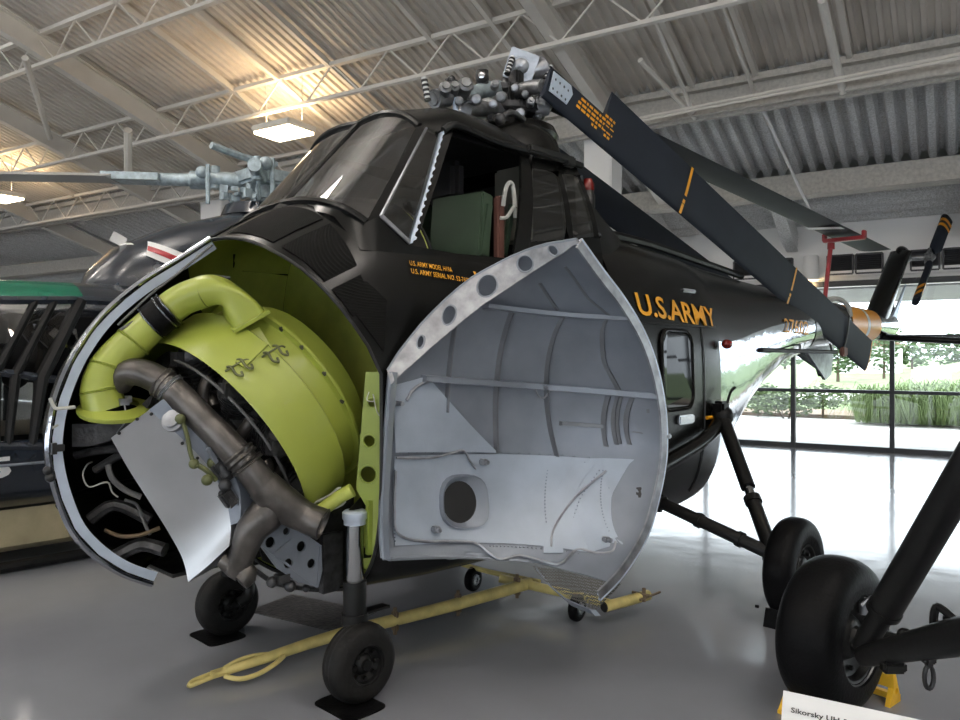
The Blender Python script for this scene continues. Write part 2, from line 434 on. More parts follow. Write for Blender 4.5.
# window wall
z0,z1,zg=2.02,1.05,2.98
mb=MB();mb.box((-7,WN+.12,(WALL_TOP+zg)/2+.1),(54,.2,WALL_TOP-zg+.3))
struct(mb.build('wall_window',M['wall'],smooth=0),'white wall band above the glazing')
mb=MB();mb.box((-22.5,WN+.12,1.5),(23,.2,3.0))
struct(mb.build('wall_left',M['wall'],smooth=0),'white wall beside the glazing')
gl=MB();gl.quad((-11,WN+.02,0),(12,WN+.02,0),(12,WN+.02,zg),(-11,WN+.02,zg))
wob=struct(gl.build('window_1',M['wglass'],smooth=0,recalc=False),'large window wall facing the garden')
fr=MB()
for z,h in ((.04,.09),(z1,.06),(z0,.06),(zg,.10)): fr.box((.5,WN,z),(23,.10,h))
for i in range(-5,6):
    m=-1.02+1.62*i
    fr.box((m,WN,zg/2),(.075,.12,zg))
struct(fr.build('window_frame',M['frame'],smooth=0),'dark mullions and transoms of the window wall')
fr=MB();fr.box((-7,WN-.03,zg+.18),(54,.06,.10))
struct(fr.build('trim_3',M['wall'],smooth=0),'pale ledge above the glazing')
for i,x in enumerate((0,1,2,3,4,5,6)):
    m={0:(-2.866, 15.15, 3.435),1:(-1.845, 15.15, 3.37),2:(-1.378, 15.15, 3.375),3:(-0.523, 15.15, 3.353),4:(-0.045, 15.15, 3.338),5:(-3.5, 15.15, 3.361),6:(0.401, 15.15, 3.308)}[i][0]
    t=thing('wall_vent',('dark louvred vent below the folded rotor blade end','dark louvred vent just right of the red pole','dark louvred vent left of the tail fin','dark louvred vent behind the tail rotor hub','dark louvred vent rightmost above the glazing','dark louvred vent hidden partly by the lowest blade','dark louvred vent just past the right edge')[i],'vent',(0,0,0),R_(-32),'dark vents above the window wall')
    z=3.32
    mb=MB();w=.42;h=.34
    mb.box((m,WN-.02,z+h/2),(w,.08,.03)).box((m,WN-.02,z-h/2),(w,.08,.03)).box((m-w/2,WN-.02,z),(.03,.08,h)).box((m+w/2,WN-.02,z),(.03,.08,h))
    mb.build('frame',M['louvre'],t,smooth=0)
    mb=MB()
    for k in range(9): mb.box((m,WN-.01,z-h/2+.035+k*.035),(w-.03,.05,.008),Matrix.Rotation(.7,3,'X'))
    mb.box((m,WN+.015,z),(w,.01,h))
    mb.build('slats',M['louvre'],t,smooth=0)
# ceiling lights
for i,(x,s,lab) in enumerate(((0,1,'lit square ceiling light left of the black helicopter cockpit'),(1,1,'lit square ceiling light at the left edge above the grey blade'))):
    q={0:(-9.218, 8.814, 5.279),1:(-18.129, 8.909, 5.199)}[i]
    t=thing('ceiling_light',lab,'lamp',(0,0,0),R_(-32),'lit high bay lamps under the roof')
    c=Vector(q)
    MB().box(c+Vector((0,0,.05)),(.84,.62,.10),bev=.02).build('housing',M['lamp_housing'],t)
    MB().box(c+Vector((0,0,-.02)),(.78,.56,.05),bev=.01).build('lens',M['lamp'],t)
    for sx in(-.4,.4):
        mb=MB();mb.cyl(c+Vector((sx,0,.1)),(c.x+sx,c.y,roofz(c.y)-.02),.008,n=6);mb.build('hanger',M['lamp_housing'],t)
    la=bpy.data.lights.new('lamp_glow','AREA');la.shape='RECTANGLE';la.size=1.0;la.size_y=.7;la.energy=55;la.color=(1,.72,.42)
    lo=bpy.data.objects.new('lamp_glow',la);C.objects.link(lo);lo.parent=t;lo.location=c+Vector((0,.1,.13));lo.rotation_euler=(PI,0,0)
    la=bpy.data.lights.new('lamp_down','AREA');la.shape='RECTANGLE';la.size=.9;la.size_y=.6;la.energy=60;la.color=(1,.84,.62)
    lo=bpy.data.objects.new('lamp_down',la);C.objects.link(lo);lo.parent=t;lo.location=c+Vector((0,0,-.06))
k=0
ROWN={-12:'fourth row',-7:'third row',-2:'second row',3:'first row'}
for n in (-12,-7,-2,3):  # extra unseen lamps, added for their uplight to brighten the ceiling
    for m,mn in ((-14,'at the left'),(-6,'left of the visitor'),(2,'right of the visitor'),(10,'at the right')):
        c=Vector((m,n,roofz(n)-1.7))
        t=thing('ceiling_light','added unseen fill light '+mn+', '+ROWN[n]+' back from the windows','lamp',(0,0,0),R_(-32),'lit high bay lamps under the roof')
        MB().box(c+Vector((0,0,.05)),(1.0,.72,.10),bev=.02).build('housing',M['lamp_housing'],t)
        MB().box(c+Vector((0,0,-.02)),(.94,.66,.05),bev=.01).build('lens',M['lamp'],t)
        for nm,z,e,rx in (('lamp_glow',.13,UP,PI),('lamp_down',-.06,DOWN,0)):
            la=bpy.data.lights.new(nm,'AREA');la.shape='RECTANGLE';la.size=1.0;la.size_y=.7;la.energy=e;la.color=(.97,.97,1.0)
            lo=bpy.data.objects.new(nm,la);C.objects.link(lo);lo.parent=t;lo.location=c+Vector((0,0,z));lo.rotation_euler=(rx,0,0)
# wall lamps
for i,lab in enumerate(('white cylinder wall lamp lit below, by the red pole','white cylinder wall lamp glowing on the left wall')):
    q={0:(-2.313, 15.05, 3.281),1:(-28.279, 14.95, 5.041)}[i]
    t=thing('wall_lamp',lab,'lamp',(0,0,0),R_(-32),'cylinder lamps on the window wall')
    c=Vector(q)
    MB().lathe([(.13,-.22),(.13,.2),(.12,.22),(0,.22)],c,(0,0,1),20,cap=False).box(c+Vector((0,.1,0)),(.06,.1,.1)).build('body',M['wall'],t)
    MB().lathe([(0.0,-.19),(.12,-.19)],c,(0,0,1),20,cap=False).build('lens',M['lamp'],t)
    la=bpy.data.lights.new('wall_lamp_glow','POINT');la.energy=9;la.color=(1,.7,.35);la.shadow_soft_size=.06
    lo=bpy.data.objects.new('wall_lamp_glow',la);C.objects.link(lo);lo.parent=t;lo.location=c+Vector((0,0,-.30))
# ---------------------------------------------------------------- outdoors
M['pave']=mat('pale_paving',(.70,.67,.64),.8,0,.1,8,.12,1.2)
M['lawn']=mat('lawn',(.13,.175,.07),.9,0,.4,30,.3,1.5)
M['mulch']=mat('mulch_bed',(.16,.11,.07),.95,0,.5,20,.3,3)
M['leaf']=mat('shrub_leaf',(.07,.11,.035),.7,0,0,1,.35,1.5)
M['leaf2']=mat('tree_leaf',(.07,.115,.045),.7,0,0,1,.3,1.0)
M['bark']=mat('bark',(.10,.07,.05),.9)
M['grassblade']=mat('ornamental_grass_blade',(.13,.19,.06),.7,0,0,1,.3,2)
mb=MB();mb.quad((-30,WN+.2,-.02),(34,WN+.2,-.02),(34,22.6,-.02),(-30,22.6,-.02))
struct(mb.build('pavement',M['pave'],smooth=0,recalc=False),'pale paving outside the windows')
mb=MB();mb.box((2,22.75,.02),(64,.3,.12));mb.quad((-30,22.9,.0),(34,22.9,.0),(34,26,.02),(-30,26,.02))
struct(mb.build('terrain_bed',M['mulch'],smooth=0),'mulched bed along the paving')
mb=MB();rows=[]
for i in range(30):
    n=25.5+i*2.2;row=[]
    for j in range(48):
        m=-40+j*2
        row.append((m,n,.03+.25*min(1,(n-25.5)/12)+1.5*max(0,min(1,(m+3.5)/7))*min(1,(n-25.5)/10)*(1-.0*i)+.06*math.sin(m*.7+n)))
    rows.append(row)
mb.grid(rows)
struct(mb.build('lawn',M['lawn'],smooth=80),'green lawn rising to a mound at the right')
mb=MB();mb.quad((-5.5,28.5,.16),(-1.5,28.5,.16),(-2.2,33,.36),(-4.6,33,.36))
struct(mb.build('path',M['pave'],smooth=0),'pale patch of path across the lawn')
mb=MB();mb.quad((-200,60,.2),(250,60,.2),(250,260,.4),(-200,260,.4))
struct(mb.build('field',M['lawn'],smooth=0,recalc=False),'far field')
def leafball(mb,c,r,n,ls,rnd):
    for _ in range(n):
        d=Vector((rnd.gauss(0,1),rnd.gauss(0,1),rnd.gauss(0,1))).normalized()
        q=Vector(c)+Vector((d.x*r[0],d.y*r[1],d.z*r[2]))*(rnd.random()**.35)
        x,y,_=basis((rnd.gauss(0,1),rnd.gauss(0,1),rnd.gauss(0,1)))
        s=ls*rnd.uniform(.6,1.3)
        mb.quad(q-x*s,q-y*s*.5,q+x*s,q+y*s*.5)
rnd=random.Random(3)
def plant(name,label,cat,group,q,balls,leaf,ls,stem):
    t=thing(name,label,cat,(0,0,0),R_(-32),group)
    mb=MB()
    for (o,r,n) in balls: leafball(mb,Vector(q)+Vector(o),r,n,ls,rnd)
    mb.build('foliage',M[leaf],t,smooth=0,weld=False,recalc=False)
    mb=MB()
    for (o,r,n) in balls: mb.tube([Vector(q)+Vector((o[0]*.1,o[1]*.1,-.1)),Vector(q)+Vector((o[0]*.5,o[1]*.5,o[2]*.5)),Vector(q)+Vector(o)],[stem,stem*.7,stem*.3],n=6)
    mb.build('stem',M['bark'],t)
plant('shrub','bushy green shrub just behind the left mullion','shrub','low shrubs along the paving',(-4.002, 22.102, 0.02),[((-.5,0,.42),(.65,.4,.4),420),((.25,0,.45),(.55,.4,.42),420)],'leaf',.07,.03)
plant('shrub','small green shrub right of the left mullion','shrub','low shrubs along the paving',(-3.175, 22.619, 0.02),[((0,0,.55),(.7,.4,.34),520)],'leaf',.07,.04)
plant('shrub','green shrub seen under the tail cone left of the first mullion','shrub','low shrubs along the paving',(-4.824, 22.409, 0.02),[((0,0,.5),(.8,.4,.45),520)],'leaf',.07,.04)
def grass_clump(q,h,n,label):
    t=thing('grass_clump',label,'grass',(0,0,0),R_(-32),'ornamental grass clumps along the paving')
    mb=MB()
    for _ in range(n):
        a=rnd.uniform(0,2*PI);d=Vector((math.cos(a),math.sin(a),0));s=rnd.random()
        o=Vector(q)+d*.55*rnd.random();L_=h*rnd.uniform(.7,1.1);k=rnd.uniform(.5,1.3)
        w=Vector((-d.y,d.x,0))*.012
        p1=o+d*L_*k*.18+Vector((0,0,L_*.65));p2=o+d*L_*k*.45+Vector((0,0,L_*(.95-.3*k)));p3=o+d*L_*k*.7+Vector((0,0,L_*(.85-.65*k)))
        mb.grid([[o-w,o+w],[p1-w,p1+w],[p2-w*.7,p2+w*.7],[p3-w*.2,p3+w*.2]])
    mb.build('blades',M['grassblade'],t,smooth=0,weld=False,recalc=False)
for x,lab in ((0,'tall arching grass clump just left of the right mullion'),(1,'tall arching grass clump first right of the right mullion'),(2,'tall arching grass clump second right of the right mullion'),(3,'tall arching grass clump at the right edge by the paving'),(4,'tall arching grass clump beyond the right edge'),(5,'arching grass clump on the slope behind the others'),(6,'arching grass clump high on the slope at the right edge')):
    q={0:(-1.811, 21.636, 0.02),1:(-1.135, 21.723, 0.02),2:(-0.519, 21.783, 0.02),3:(0.078, 21.84, 0.02),4:(0.78, 21.971, 0.02),5:(-0.887, 25.729, 0.05),6:(0.095, 26.342, 0.05)}[x]
    grass_clump(q,1.15,420,lab)
plant('tree','round green tree on the lawn just left of the tail fin','tree','trees beyond the lawn',(-5.624, 45.377, 0.3),[((0,0,1.5),(1.5,1.1,1.1),700)],'leaf2',.16,.10)
plant('tree','loose green tree beside the right mullion','tree','trees beyond the lawn',(-3.817, 50.58, 0.3),[((0,0,2.2),(1.0,1,1.9),500)],'leaf2',.16,.10)
for i,(q,lab) in enumerate((((-4.168, 88.192, 0.2),'distant pale tree right of the right mullion'),((-0.521, 90.471, 0.2),'distant pale tree at the right edge'),((-14.938, 81.462, 0.2),'distant pale tree behind the tail cone'))):
    plant('tree',lab,'tree','distant trees across the field',q,[((0,0,2.0),(2.4,1.6,1.7),420)],'leaf2',.3,.15)
t=thing('house','small white house far across the field between the mullions','house',(0,0,0),R_(-32))
q=Vector((-6.036, 67.91, 0.2))
MB().box(q+Vector((0,0,1.1)),(4.2,3,2.2)).build('wall',M['white'],t,smooth=0)
mb=MB();mb.plate([q+Vector((-2.4,-1.8,2.2)),q+Vector((2.4,-1.8,2.2)),q+Vector((0,-1.8,3.4))],3.6,nrm=(0,1,0));mb.build('roof',M['mulch'],t,smooth=0)
# exterior soffit above the glazing
mb=MB();mb.grid([[(-30+2*i,WN+.25,3.02) for i in range(32)],[(-30+2*i,19.6,3.02) for i in range(32)]]);mb.solid(.12)
struct(mb.build('roof_soffit',M['soffit'],smooth=0),'grey panelled soffit outside the glazing')
mb=MB()
for i in range(40): mb.box((-30+1.6*i,(WN+19.6)/2,3.012),(.02,19.6-WN-.3,.012))
mb.box((2,19.62,3.06),(64,.06,.18))
struct(mb.build('trim_4',M['frame'],smooth=0),'dark panel joints and drip edge of the soffit')
# ================================================================ the black army helicopter (local axes: x to its left side, y aft, z up)
HE=thing('army_helicopter','large black army helicopter with open nose door showing its green engine bay','helicopter',(-1.11,4.2,0),R_(-44))
def hull_pt(u,z,off=0,s=1): return Vector((s*(hv(u,z)+off),u,z))
def sec_pt(u,th,S=ST,inset=0):
    zt,zb,w,zc,nt,nb=lerp_st(u,S)
    w=max(w-inset,.005);zt-=inset;zb+=inset
    c,s=math.cos(th),abs(math.sin(th))
    n=nt if c>=0 else nb
    z=zc+((zt-zc) if c>=0 else (zc-zb))*math.copysign(abs(c)**(2/n),c)
    return Vector((w*s**(2/n),u,z))
FR=[(3.0,-.378),(2.309,-.378),(2.278,-.366),(2.251,-.346),(2.189,-.299),(2.115,-.23),(2.006,-.148),(1.871,-.044),(1.715,.066),(1.627,.1165),(0,.1165)]
def uf(z):
    for (a,ua),(b,ub) in zip(FR[:-1],FR[1:]):
        if b<=z<=a: return ub+(ua-ub)*((z-b)/(a-b))
    return .1165
def uf_th(th,inset=0):
    u=0
    for _ in range(30): u=.5*u+.5*uf(sec_pt(u,th,inset=inset).z)
    return u
NT=30
ths=[PI*i/NT for i in range(NT+1)]
def hull_rows(inset,us,blend,ulast):
    rows=[]
    cols=[]
    for th in ths:
        f=uf_th(th,inset);col=[]
        for k in range(blend): col.append(sec_pt(f+(ulast-f)*k/blend,th,inset=inset))
        for u in us: col.append(sec_pt(u,th,inset=inset))
        cols.append(col)
    return [list(r) for r in zip(*cols)]
# fuselage: nose deck + cabin, cockpit well left open
us=[.6+.15*i for i in range(21)]
rows=hull_rows(0,us,7,.6)
def well(c): return .52<c.y<2.15 and c.z>2.27
def winhole(c): return False
mb=MB();mb.grid(rows,skip=well);mb.mirror()
mb.solid(.012)
fus=mb.build('fuselage',M['black'],HE,smooth=45)
# rear cabin bulkhead rim
mb=MB();r=[sec_pt(3.6,th) for th in ths];r2=[sec_pt(3.6,th,inset=.16)+Vector((0,.01,0)) for th in ths]
mb.grid([r,r2]);mb.mirror();mb.build('cabin_rear_frame',M['black'],fus)
# inner green skin of the engine bay, bulkhead
rows=hull_rows(.016,[.5],6,.5)
mb=MB();mb.grid(rows);mb.mirror();mb.build('engine_bay_lining',M['zinc_dark'],HE,smooth=50)
mb=MB();mb.plate([sec_pt(.5,th,inset=.02) for th in ths ]+[Vector((-sec_pt(.5,th,inset=.02).x,.5,sec_pt(.5,th,inset=.02).z)) for th in reversed(ths)][1:-1],.015,nrm=(0,1,0));mb.build('firewall',M['zinc_dark'],HE,smooth=0)
mb=MB();mb.plate([sec_pt(.5,th,inset=.02)+Vector((0,.03,0)) for th in ths]+[Vector((-sec_pt(.5,th,inset=.02).x,.53,sec_pt(.5,th,inset=.02).z)) for th in reversed(ths)][1:-1],.012,nrm=(0,1,0));mb.build('cockpit_front_bulkhead',M['dark_lining'],HE,smooth=0)
# edge bead round the bay opening
cols=[sec_pt(uf_th(th),th)+Vector((.002,-.004,0)) for th in ths]
mb=MB();mb.tube(cols,.009,n=8,sm=1);mb.mirror();mb.build('opening_edge',M['black_plastic'],fus)
# cross seams / stiffeners inside the lining
mb=MB()
for f in (.33,.62):
    pts=[]
    for th in ths[1:13]:
        a=uf_th(th,.03);pts.append(sec_pt(a+(.5-a)*f,th,inset=.022))
    mb.tube(pts,.006,n=6,sm=1)
for th in (ths[4],ths[9]):
    a=uf_th(th,.03);mb.tube([sec_pt(a+(.5-a)*k,th,inset=.022) for k in (0,.3,.6,1)],.006,n=6,sm=1)
mb.build('lining_seam',M['zinc_dark'],HE)
# door post: green strip with lightening holes beside the hinge
A=(0.745, 0.159, 1.616);Bq=(0.7, 0.151, 0.653);Cq=(0.6, 0.11, 0.596);Dq=(0.6, 0.085, 0.976);Eq=(0.66, 0.101, 1.616)
mb=MB()
pl=[Vector(A),Vector((0.7, 0.158, 0.721)),Vector((0.67, 0.137, 0.699)),Vector((0.64, 0.123, 0.946)),Vector((0.62, 0.064, 1.031)),Vector((0.66, 0.101, 1.616))]
n_=(pl[1]-pl[0]).cross(pl[2]-pl[0]).normalized()
pl=[p-n_*(p-pl[0]).dot(n_) for p in pl]
hs=[]
for q,r in (((0.69, 0.112, 1.463),.022),((0.67, 0.112, 1.274),.030),((0.67, 0.1, 1.107),.042)):
    hs.append((q,r))
mb.plate(pl,.014,hs,nrm=n_)
post=mb.build('door_post',M['zinc'],HE,smooth=0)
for q,r in hs:
    mb=MB()
    q=Vector(q);q=q-n_*(q-pl[0]).dot(n_)
    x,y,_=basis(n_);mb.tube([q-n_*.002+(x*math.cos(a)+y*math.sin(a))*(r+.002) for a in [2*PI*k/20 for k in range(20)]],.005,n=6,sm=1,closed=True);mb.build('hole_lip',M['zinc'],post)
mb=MB();mb.tube([(0.7, 0.089, 1.518),(0.71, 0.069, 1.48),(0.71, 0.112, 1.474),(0.71, 0.106, 1.508),(0.71, 0.131, 1.419),(0.72, 0.167, 1.378)],.003,n=6);mb.build('safety_wire',M['strap'],post)
mb=MB();mb.beam((0.66, 0.126, 0.978),(0.65, 0.128, 0.707),.03,.03);mb.build('lower_bracket',M['zinc'],post,smooth=0)
# intake screens on the cowl top (patches on the hull surface)
def patch(corners,nu,nv,off,s=1):
    """corners in (u,z): grid on the hull"""
    a,b,c,d=corners;rows=[]
    for i in range(nu+1):
        r=[]
        for j in range(nv+1):
            k=i/nu;l=j/nv
            u=(a[0]*(1-k)+b[0]*k)*(1-l)+(d[0]*(1-k)+c[0]*k)*l
            z=(a[1]*(1-k)+b[1]*k)*(1-l)+(d[1]*(1-k)+c[1]*k)*l
            r.append(hull_pt(u,z,off,s))
        rows.append(r)
    return rows
h=lambda t:(t[1],t[2])
scr=MB()
for cs in ((h((0.684, -0.101, 2.004)),h((0.704, 0.068, 2.061)),h((0.733, 0.169, 1.972)),h((0.757, 0.131, 1.715))),):
    scr.grid(patch(cs,8,8,.004))
    pass
scr.build2('side_intake_screen',M['screen'],fus)
def th_patch(t0,t1,k0,k1,off=.004):
    rows=[]
    for i in range(9):
        th=t0+(t1-t0)*i/8;f=uf_th(th);r=[]
        for j in range(7):
            k=k0+(k1-k0)*j/6
            q=sec_pt(f+(.16-f)*k,th);r.append(q+Vector((off*math.sin(th),-off*.5,off)))
        rows.append(r)
    return rows
for t0,t1 in ((.04,.52),(.60,.98),(1.04,1.22)):
    mb=MB();mb.grid(th_patch(t0,t1,.08,.62));mb.build2('top_intake_screen',M['screen'],fus)
# ------------------------------------------------------------ starboard nose door (closed) : skin + silver rim + dark inner skin
def door_u(th,k):
    """k 0 = hinge/frame, 1 = centre line"""
    return None
RIM=[(2.287,-.378),(2.17,-.54),(2.06,-.702),(1.933,-.851),(1.814,-.952),(1.669,-1.037),(1.501,-1.099),(1.326,-1.127),(1.197,-1.119),(1.056,-1.086),(.905,-1.028),(.778,-.93),(.676,-.81),(.60,-.674)]
def rim_u(z):
    for (a,ua),(b,ub) in zip(RIM[:-1],RIM[1:]):
        if b<=z<=a: return ub+(ua-ub)*((z-b)/(a-b))
    return RIM[-1][1] if z<.6 else RIM[0][1]
def vsurf_rows(z0,z1,nz,nu,off=0,ucut=None):
    rows=[]
    for i in range(nz+1):
        z=z0+(z1-z0)*i/nz
        a=rim_u(z);b=uf(z);r=[]
        for j in range(nu+1):
            k=(j/nu)**1.6
            u=a+(b-a)*k
            r.append(Vector((max(0,hv(u,z)+off) if j else 0,u,z)))
        rows.append(r)
    return rows
rows=vsurf_rows(.60,2.286,48,20)
mb=MB();mb.grid([[Vector((-q.x,q.y,q.z)) for q in r] for r in rows]);mb.solid(.008)
sd=mb.build('closed_nose_door',[M['black']],HE,smooth=60)
rows=vsurf_rows(.62,2.26,44,18,-.02)
mb=MB();mb.grid([[Vector((-q.x-.004,q.y+.02,q.z)) for q in r] for r in rows]);mb.build('inner_skin',M['black_satin'],sd,smooth=60)
rp=[Vector((0,u,z)) for z,u in RIM]
def smooth_pts(pts,k=4):
    out=[];N=len(pts)
    for i in range(N-1):
        p0,p1,p2,p3=pts[max(0,i-1)],pts[i],pts[i+1],pts[min(N-1,i+2)]
        for j in range(k):
            t=j/k;out.append(.5*((2*p1)+(p2-p0)*t+(2*p0-5*p1+4*p2-p3)*t*t+(3*p1-p0-3*p2+p3)*t**3))
    out.append(pts[-1]);return out
rs=smooth_pts(rp)
def inward(pts,d):
    out=[]
    for i,q in enumerate(pts):
        t=(pts[min(i+1,len(pts)-1)]-pts[max(i-1,0)]).normalized()
        n=Vector((0,-t.z,t.y))
        if n.dot(Vector((0,-.35,1.35))-q)<0:n=-n
        out.append(q+n*d)
    return out
mb=MB();mb.grid([rs,inward(rs,.052)]);mb.solid(.012);rim=mb.build('silver_edge',M['silver_edge'],sd)
mb=MB();mb.tube(inward(rs,-.008),.013,n=8,sm=1);mb.build('edge_bead',M['polish'],sd)
for q in ((56,440),(56,467),(58,471)):
    pass
mb=MB();c=Vector((0.02, -1.101, 1.29));mb.box(c,(.02,.05,.03)).box(c+Vector((.012,-.02,0)),(.02,.02,.05));mb.build('latch',M['black_plastic'],sd)
mb=MB()
for q in ((0.0, -1.119, 1.193),(0.0, -1.111, 1.161)): mb.ball(Vector(q)+Vector((0,-.015,0)),.022,8)
mb.build('stop_bumper',M['black_plastic'],sd)
mb=MB();mb.tube([(0.02, -1.133, 1.512),(0.03, -1.116, 1.468),(0.04, -1.083, 1.466),(0.04, -1.037, 1.469)],.008,n=6);mb.build('retaining_cord',M['strap'],sd);mb=MB();mb.tube([(0.0, -1.095, 1.39),(0.0, -1.135, 1.37)],.006,n=6);mb.build('retaining_cord',M['strap'],sd)
# dark ribs, cables and hoses inside that half
for z in (1.75,1.0):
    mb=MB()
    pts=[Vector((-(hv(u,z)-.04),u,z)) for u in [rim_u(z)+.03+(.05-rim_u(z))*k/10 for k in range(11)]]
    mb.tube(pts,.018,n=6,sm=1);mb.build('stiffener',M['black_satin'],sd)
for pts,r,mm in ((((0.03, -0.387, 2.257),(0.02, -0.549, 2.109),(0.03, -0.701, 1.986),(0.02, -0.845, 1.839)),.006,'hose'),
                 (((0.15, -0.353, 2.084),(0.12, -0.469, 2.083),(0.1, -0.561, 2.015),(0.08, -0.722, 1.902),(0.05, -0.847, 1.815)),.008,'hose'),
                 (((-0.05, -0.818, 1.028),(-0.05, -0.845, 1.055),(-0.08, -0.857, 1.1),(-0.1, -0.93, 1.083),(-0.12, -0.95, 1.139),(-0.15, -0.922, 1.18),(-0.2, -0.882, 1.185)),.004,'strap'),
                 (((-0.02, -0.875, 1.188),(0.0, -0.864, 1.128),(0.02, -0.813, 1.069),(0.05, -0.751, 1.032)),.014,'hose'),
                 (((-0.1, -0.859, 0.87),(-0.05, -0.809, 0.841),(0.0, -0.736, 0.842),(0.03, -0.653, 0.867)),.010,'brown_metal'),
                 (((-0.1, -0.766, 1.0),(-0.05, -0.729, 0.977),(-0.02, -0.713, 0.907),(0.02, -0.696, 0.839)),.008,'hose'),
 (((0.1, -0.73, 1.302),(-0.05, -0.809, 1.226),(-0.15, -0.886, 1.152)),.02,'engine_grey'),(((-0.2, -0.891, 0.908),(-0.15, -0.794, 0.973),(-0.05, -0.667, 0.895)),.03,'engine_grey'),(((-0.1, -0.836, 0.723),(-0.05, -0.715, 0.782),(0.05, -0.637, 0.761)),.035,'engine_grey'),(((-0.2, -0.958, 1.226),(-0.12, -0.874, 1.249),(-0.02, -0.797, 1.26)),.022,'engine_grey')):
    MB().tube(pts,r,n=8).build('hose',M[mm],sd)
# ------------------------------------------------------------ engine
ET=.5788;EC=Vector((0,-.31,1.268));EA=Vector((0,math.cos(ET),math.sin(ET)));EQ=Vector((0,-math.sin(ET),math.cos(ET)))
def eng(l,r,a): # a from top towards left side
    return EC+EA*l+(EQ*math.cos(a)+Vector((1,0,0))*math.sin(a))*r
mb=MB();mb.lathe([(.05,-.02),(.30,-.02),(.34,.10),(.43,.16),(.43,.5),(.05,.5)],EC,EA,48)
en=mb.build('engine',M['engine'],HE,smooth=40)
mb=MB();mb.lathe([(.585,.0),(.594,-.012),(.602,0),(.606,.12),(.604,.255),(.598,.262),(.548,.268),(.545,.385),(.552,.39),(.574,.395),(.574,.410),(.48,.42),(.46,.56),(.44,.56),(.44,.26),(.585,.25),(.585,.0)],EC,EA,72,cap=False)
cw=mb.build('cowling_ring',M['cowl'],en,smooth=35)
mb=MB()
for a in (.12,.35,.75,1.0,1.3,1.6):
    q=eng(.393,.562,a);mb=MB();mb.lathe([(.013,-.006),(.013,.004),(0,.004)],q,-EA,10);mb.build('flange_bolt',M['engine_grey'],cw)
# latches on the ring
def latch(a,l,w):
    t=MB();
    for dl in (-.03,.03):
        t.tube([eng(l+dl,.612,a-.05),eng(l+dl+.01,.622,a-.02),eng(l+dl,.622,a+.05),eng(l+dl+.018,.618,a+.085),eng(l+dl+.03,.614,a+.05)],.006,n=6)
    t.tube([eng(l-.05,.611,a-.03),eng(l+.05,.616,a-.01),eng(l+.07,.611,a+.02)],.005,n=6)
    t.build('cowl_latch',M['linkage'],cw)
latch(.84,.06,0);latch(.92,.235,0)
mb=MB();mb.beam(eng(.08,.611,.84),eng(.25,.612,.80),.05,.012,up=eng(0,1,.82)-eng(0,0,.82));mb.build('cover_strap',M['cowl'],cw,smooth=0)
# cylinders with fins, rocker boxes, push-rod tubes
for k in range(9):
    a=.18+2*PI*k/9
    d=(eng(0,1,a)-eng(0,0,a))
    prof=[(.07,.26)]
    for f in range(9):
        l=.28+.022*f;prof+=[(.092,l),(.092,l+.009),(.075,l+.010),(.075,l+.021)]
    prof+=[(.07,.50),(.05,.53),(0,.53)]
    mb=MB();mb.lathe(prof,eng(.06,0,a),d,16,cap=False)
    mb.box(eng(.0,.50,a),(.07,.07,.07)).cyl(eng(-.02,.22,a-.12),eng(.0,.49,a-.08),.012,n=8).cyl(eng(-.02,.22,a+.12),eng(.0,.49,a+.08),.012,n=8)
    mb.build('cylinder',M['engine_grey'],en,smooth=35)
mb=MB();mb.lathe([(.26,-.12),(.27,-.10),(.27,.02),(.30,.04)],EC,EA,36).lathe([(.12,-.22),(.16,-.20),(.17,-.12)],EC,EA,24);mb.build('crankcase',M['engine_grey'],en)
# curved exhaust stubs between cylinders
for k in range(9):
    a=.18+2*PI*(k+.5)/9
    MB().tube([eng(.02,.44,a),eng(-.04,.40,a+.05),eng(-.07,.36,a+.12)],.03,n=10).build('exhaust_stub',M['exhaust'],en)
MB().tube([eng(-.03,.515,.2+k*.08) for k in range(24)],.008,n=6,sm=1).build('ignition_harness',M['hose'],en)
# big exhaust pipe in front
px_=[(0.02, -0.845, 1.561),(0.08, -0.823, 1.617),(0.16, -0.774, 1.613),(0.24, -0.697, 1.549),(0.34, -0.602, 1.416),(0.44, -0.497, 1.268),(0.5, -0.42, 1.151),(0.53, -0.345, 1.034)]
MB().tube(px_,[.058,.062,.064,.066,.066,.068,.070,.074],n=18).build('exhaust_pipe',M['exhaust'],en)
def ringat(p,q,r,w,m,par,nm='clamp'):
    p=Vector(p);q=Vector(q);d=(q-p).normalized()
    MB().lathe([(r*.9,-w),(r,-w),(r+.006,-w*.6),(r,0),(r+.006,w*.6),(r,w),(r*.9,w)],p,d,20,cap=False).build(nm,M[m],par)
ringat((0.21, -0.717, 1.571),(0.25, -0.674, 1.53),.070,.02,'exhaust',en);ringat((0.235, -0.695, 1.548),(0.27, -0.655, 1.502),.070,.012,'steel',en)
ringat((0.46, -0.468, 1.235),(0.5, -0.42, 1.161),.076,.022,'exhaust',en);ringat((0.475, -0.441, 1.197),(0.51, -0.395, 1.122),.077,.012,'exhaust',en)
MB().tube([(0.51, -0.385, 1.102),(0.55, -0.288, 0.997),(0.6, -0.211, 0.936),(0.66, -0.157, 0.904)],[.078,.085,.072,.074],n=20,cap=False).build('exhaust_outlet',M['exhaust'],en)
mb=MB();mb.lathe([(.074,0),(.079,.004),(.072,.01),(.066,-.01),(.062,-.10),(0,-.10)],(0.66, -0.157, 0.904),Vector((0.66, -0.157, 0.904))-Vector((0.6, -0.211, 0.936)),20,cap=False);mb.build('outlet_lip',M['exhaust'],en)
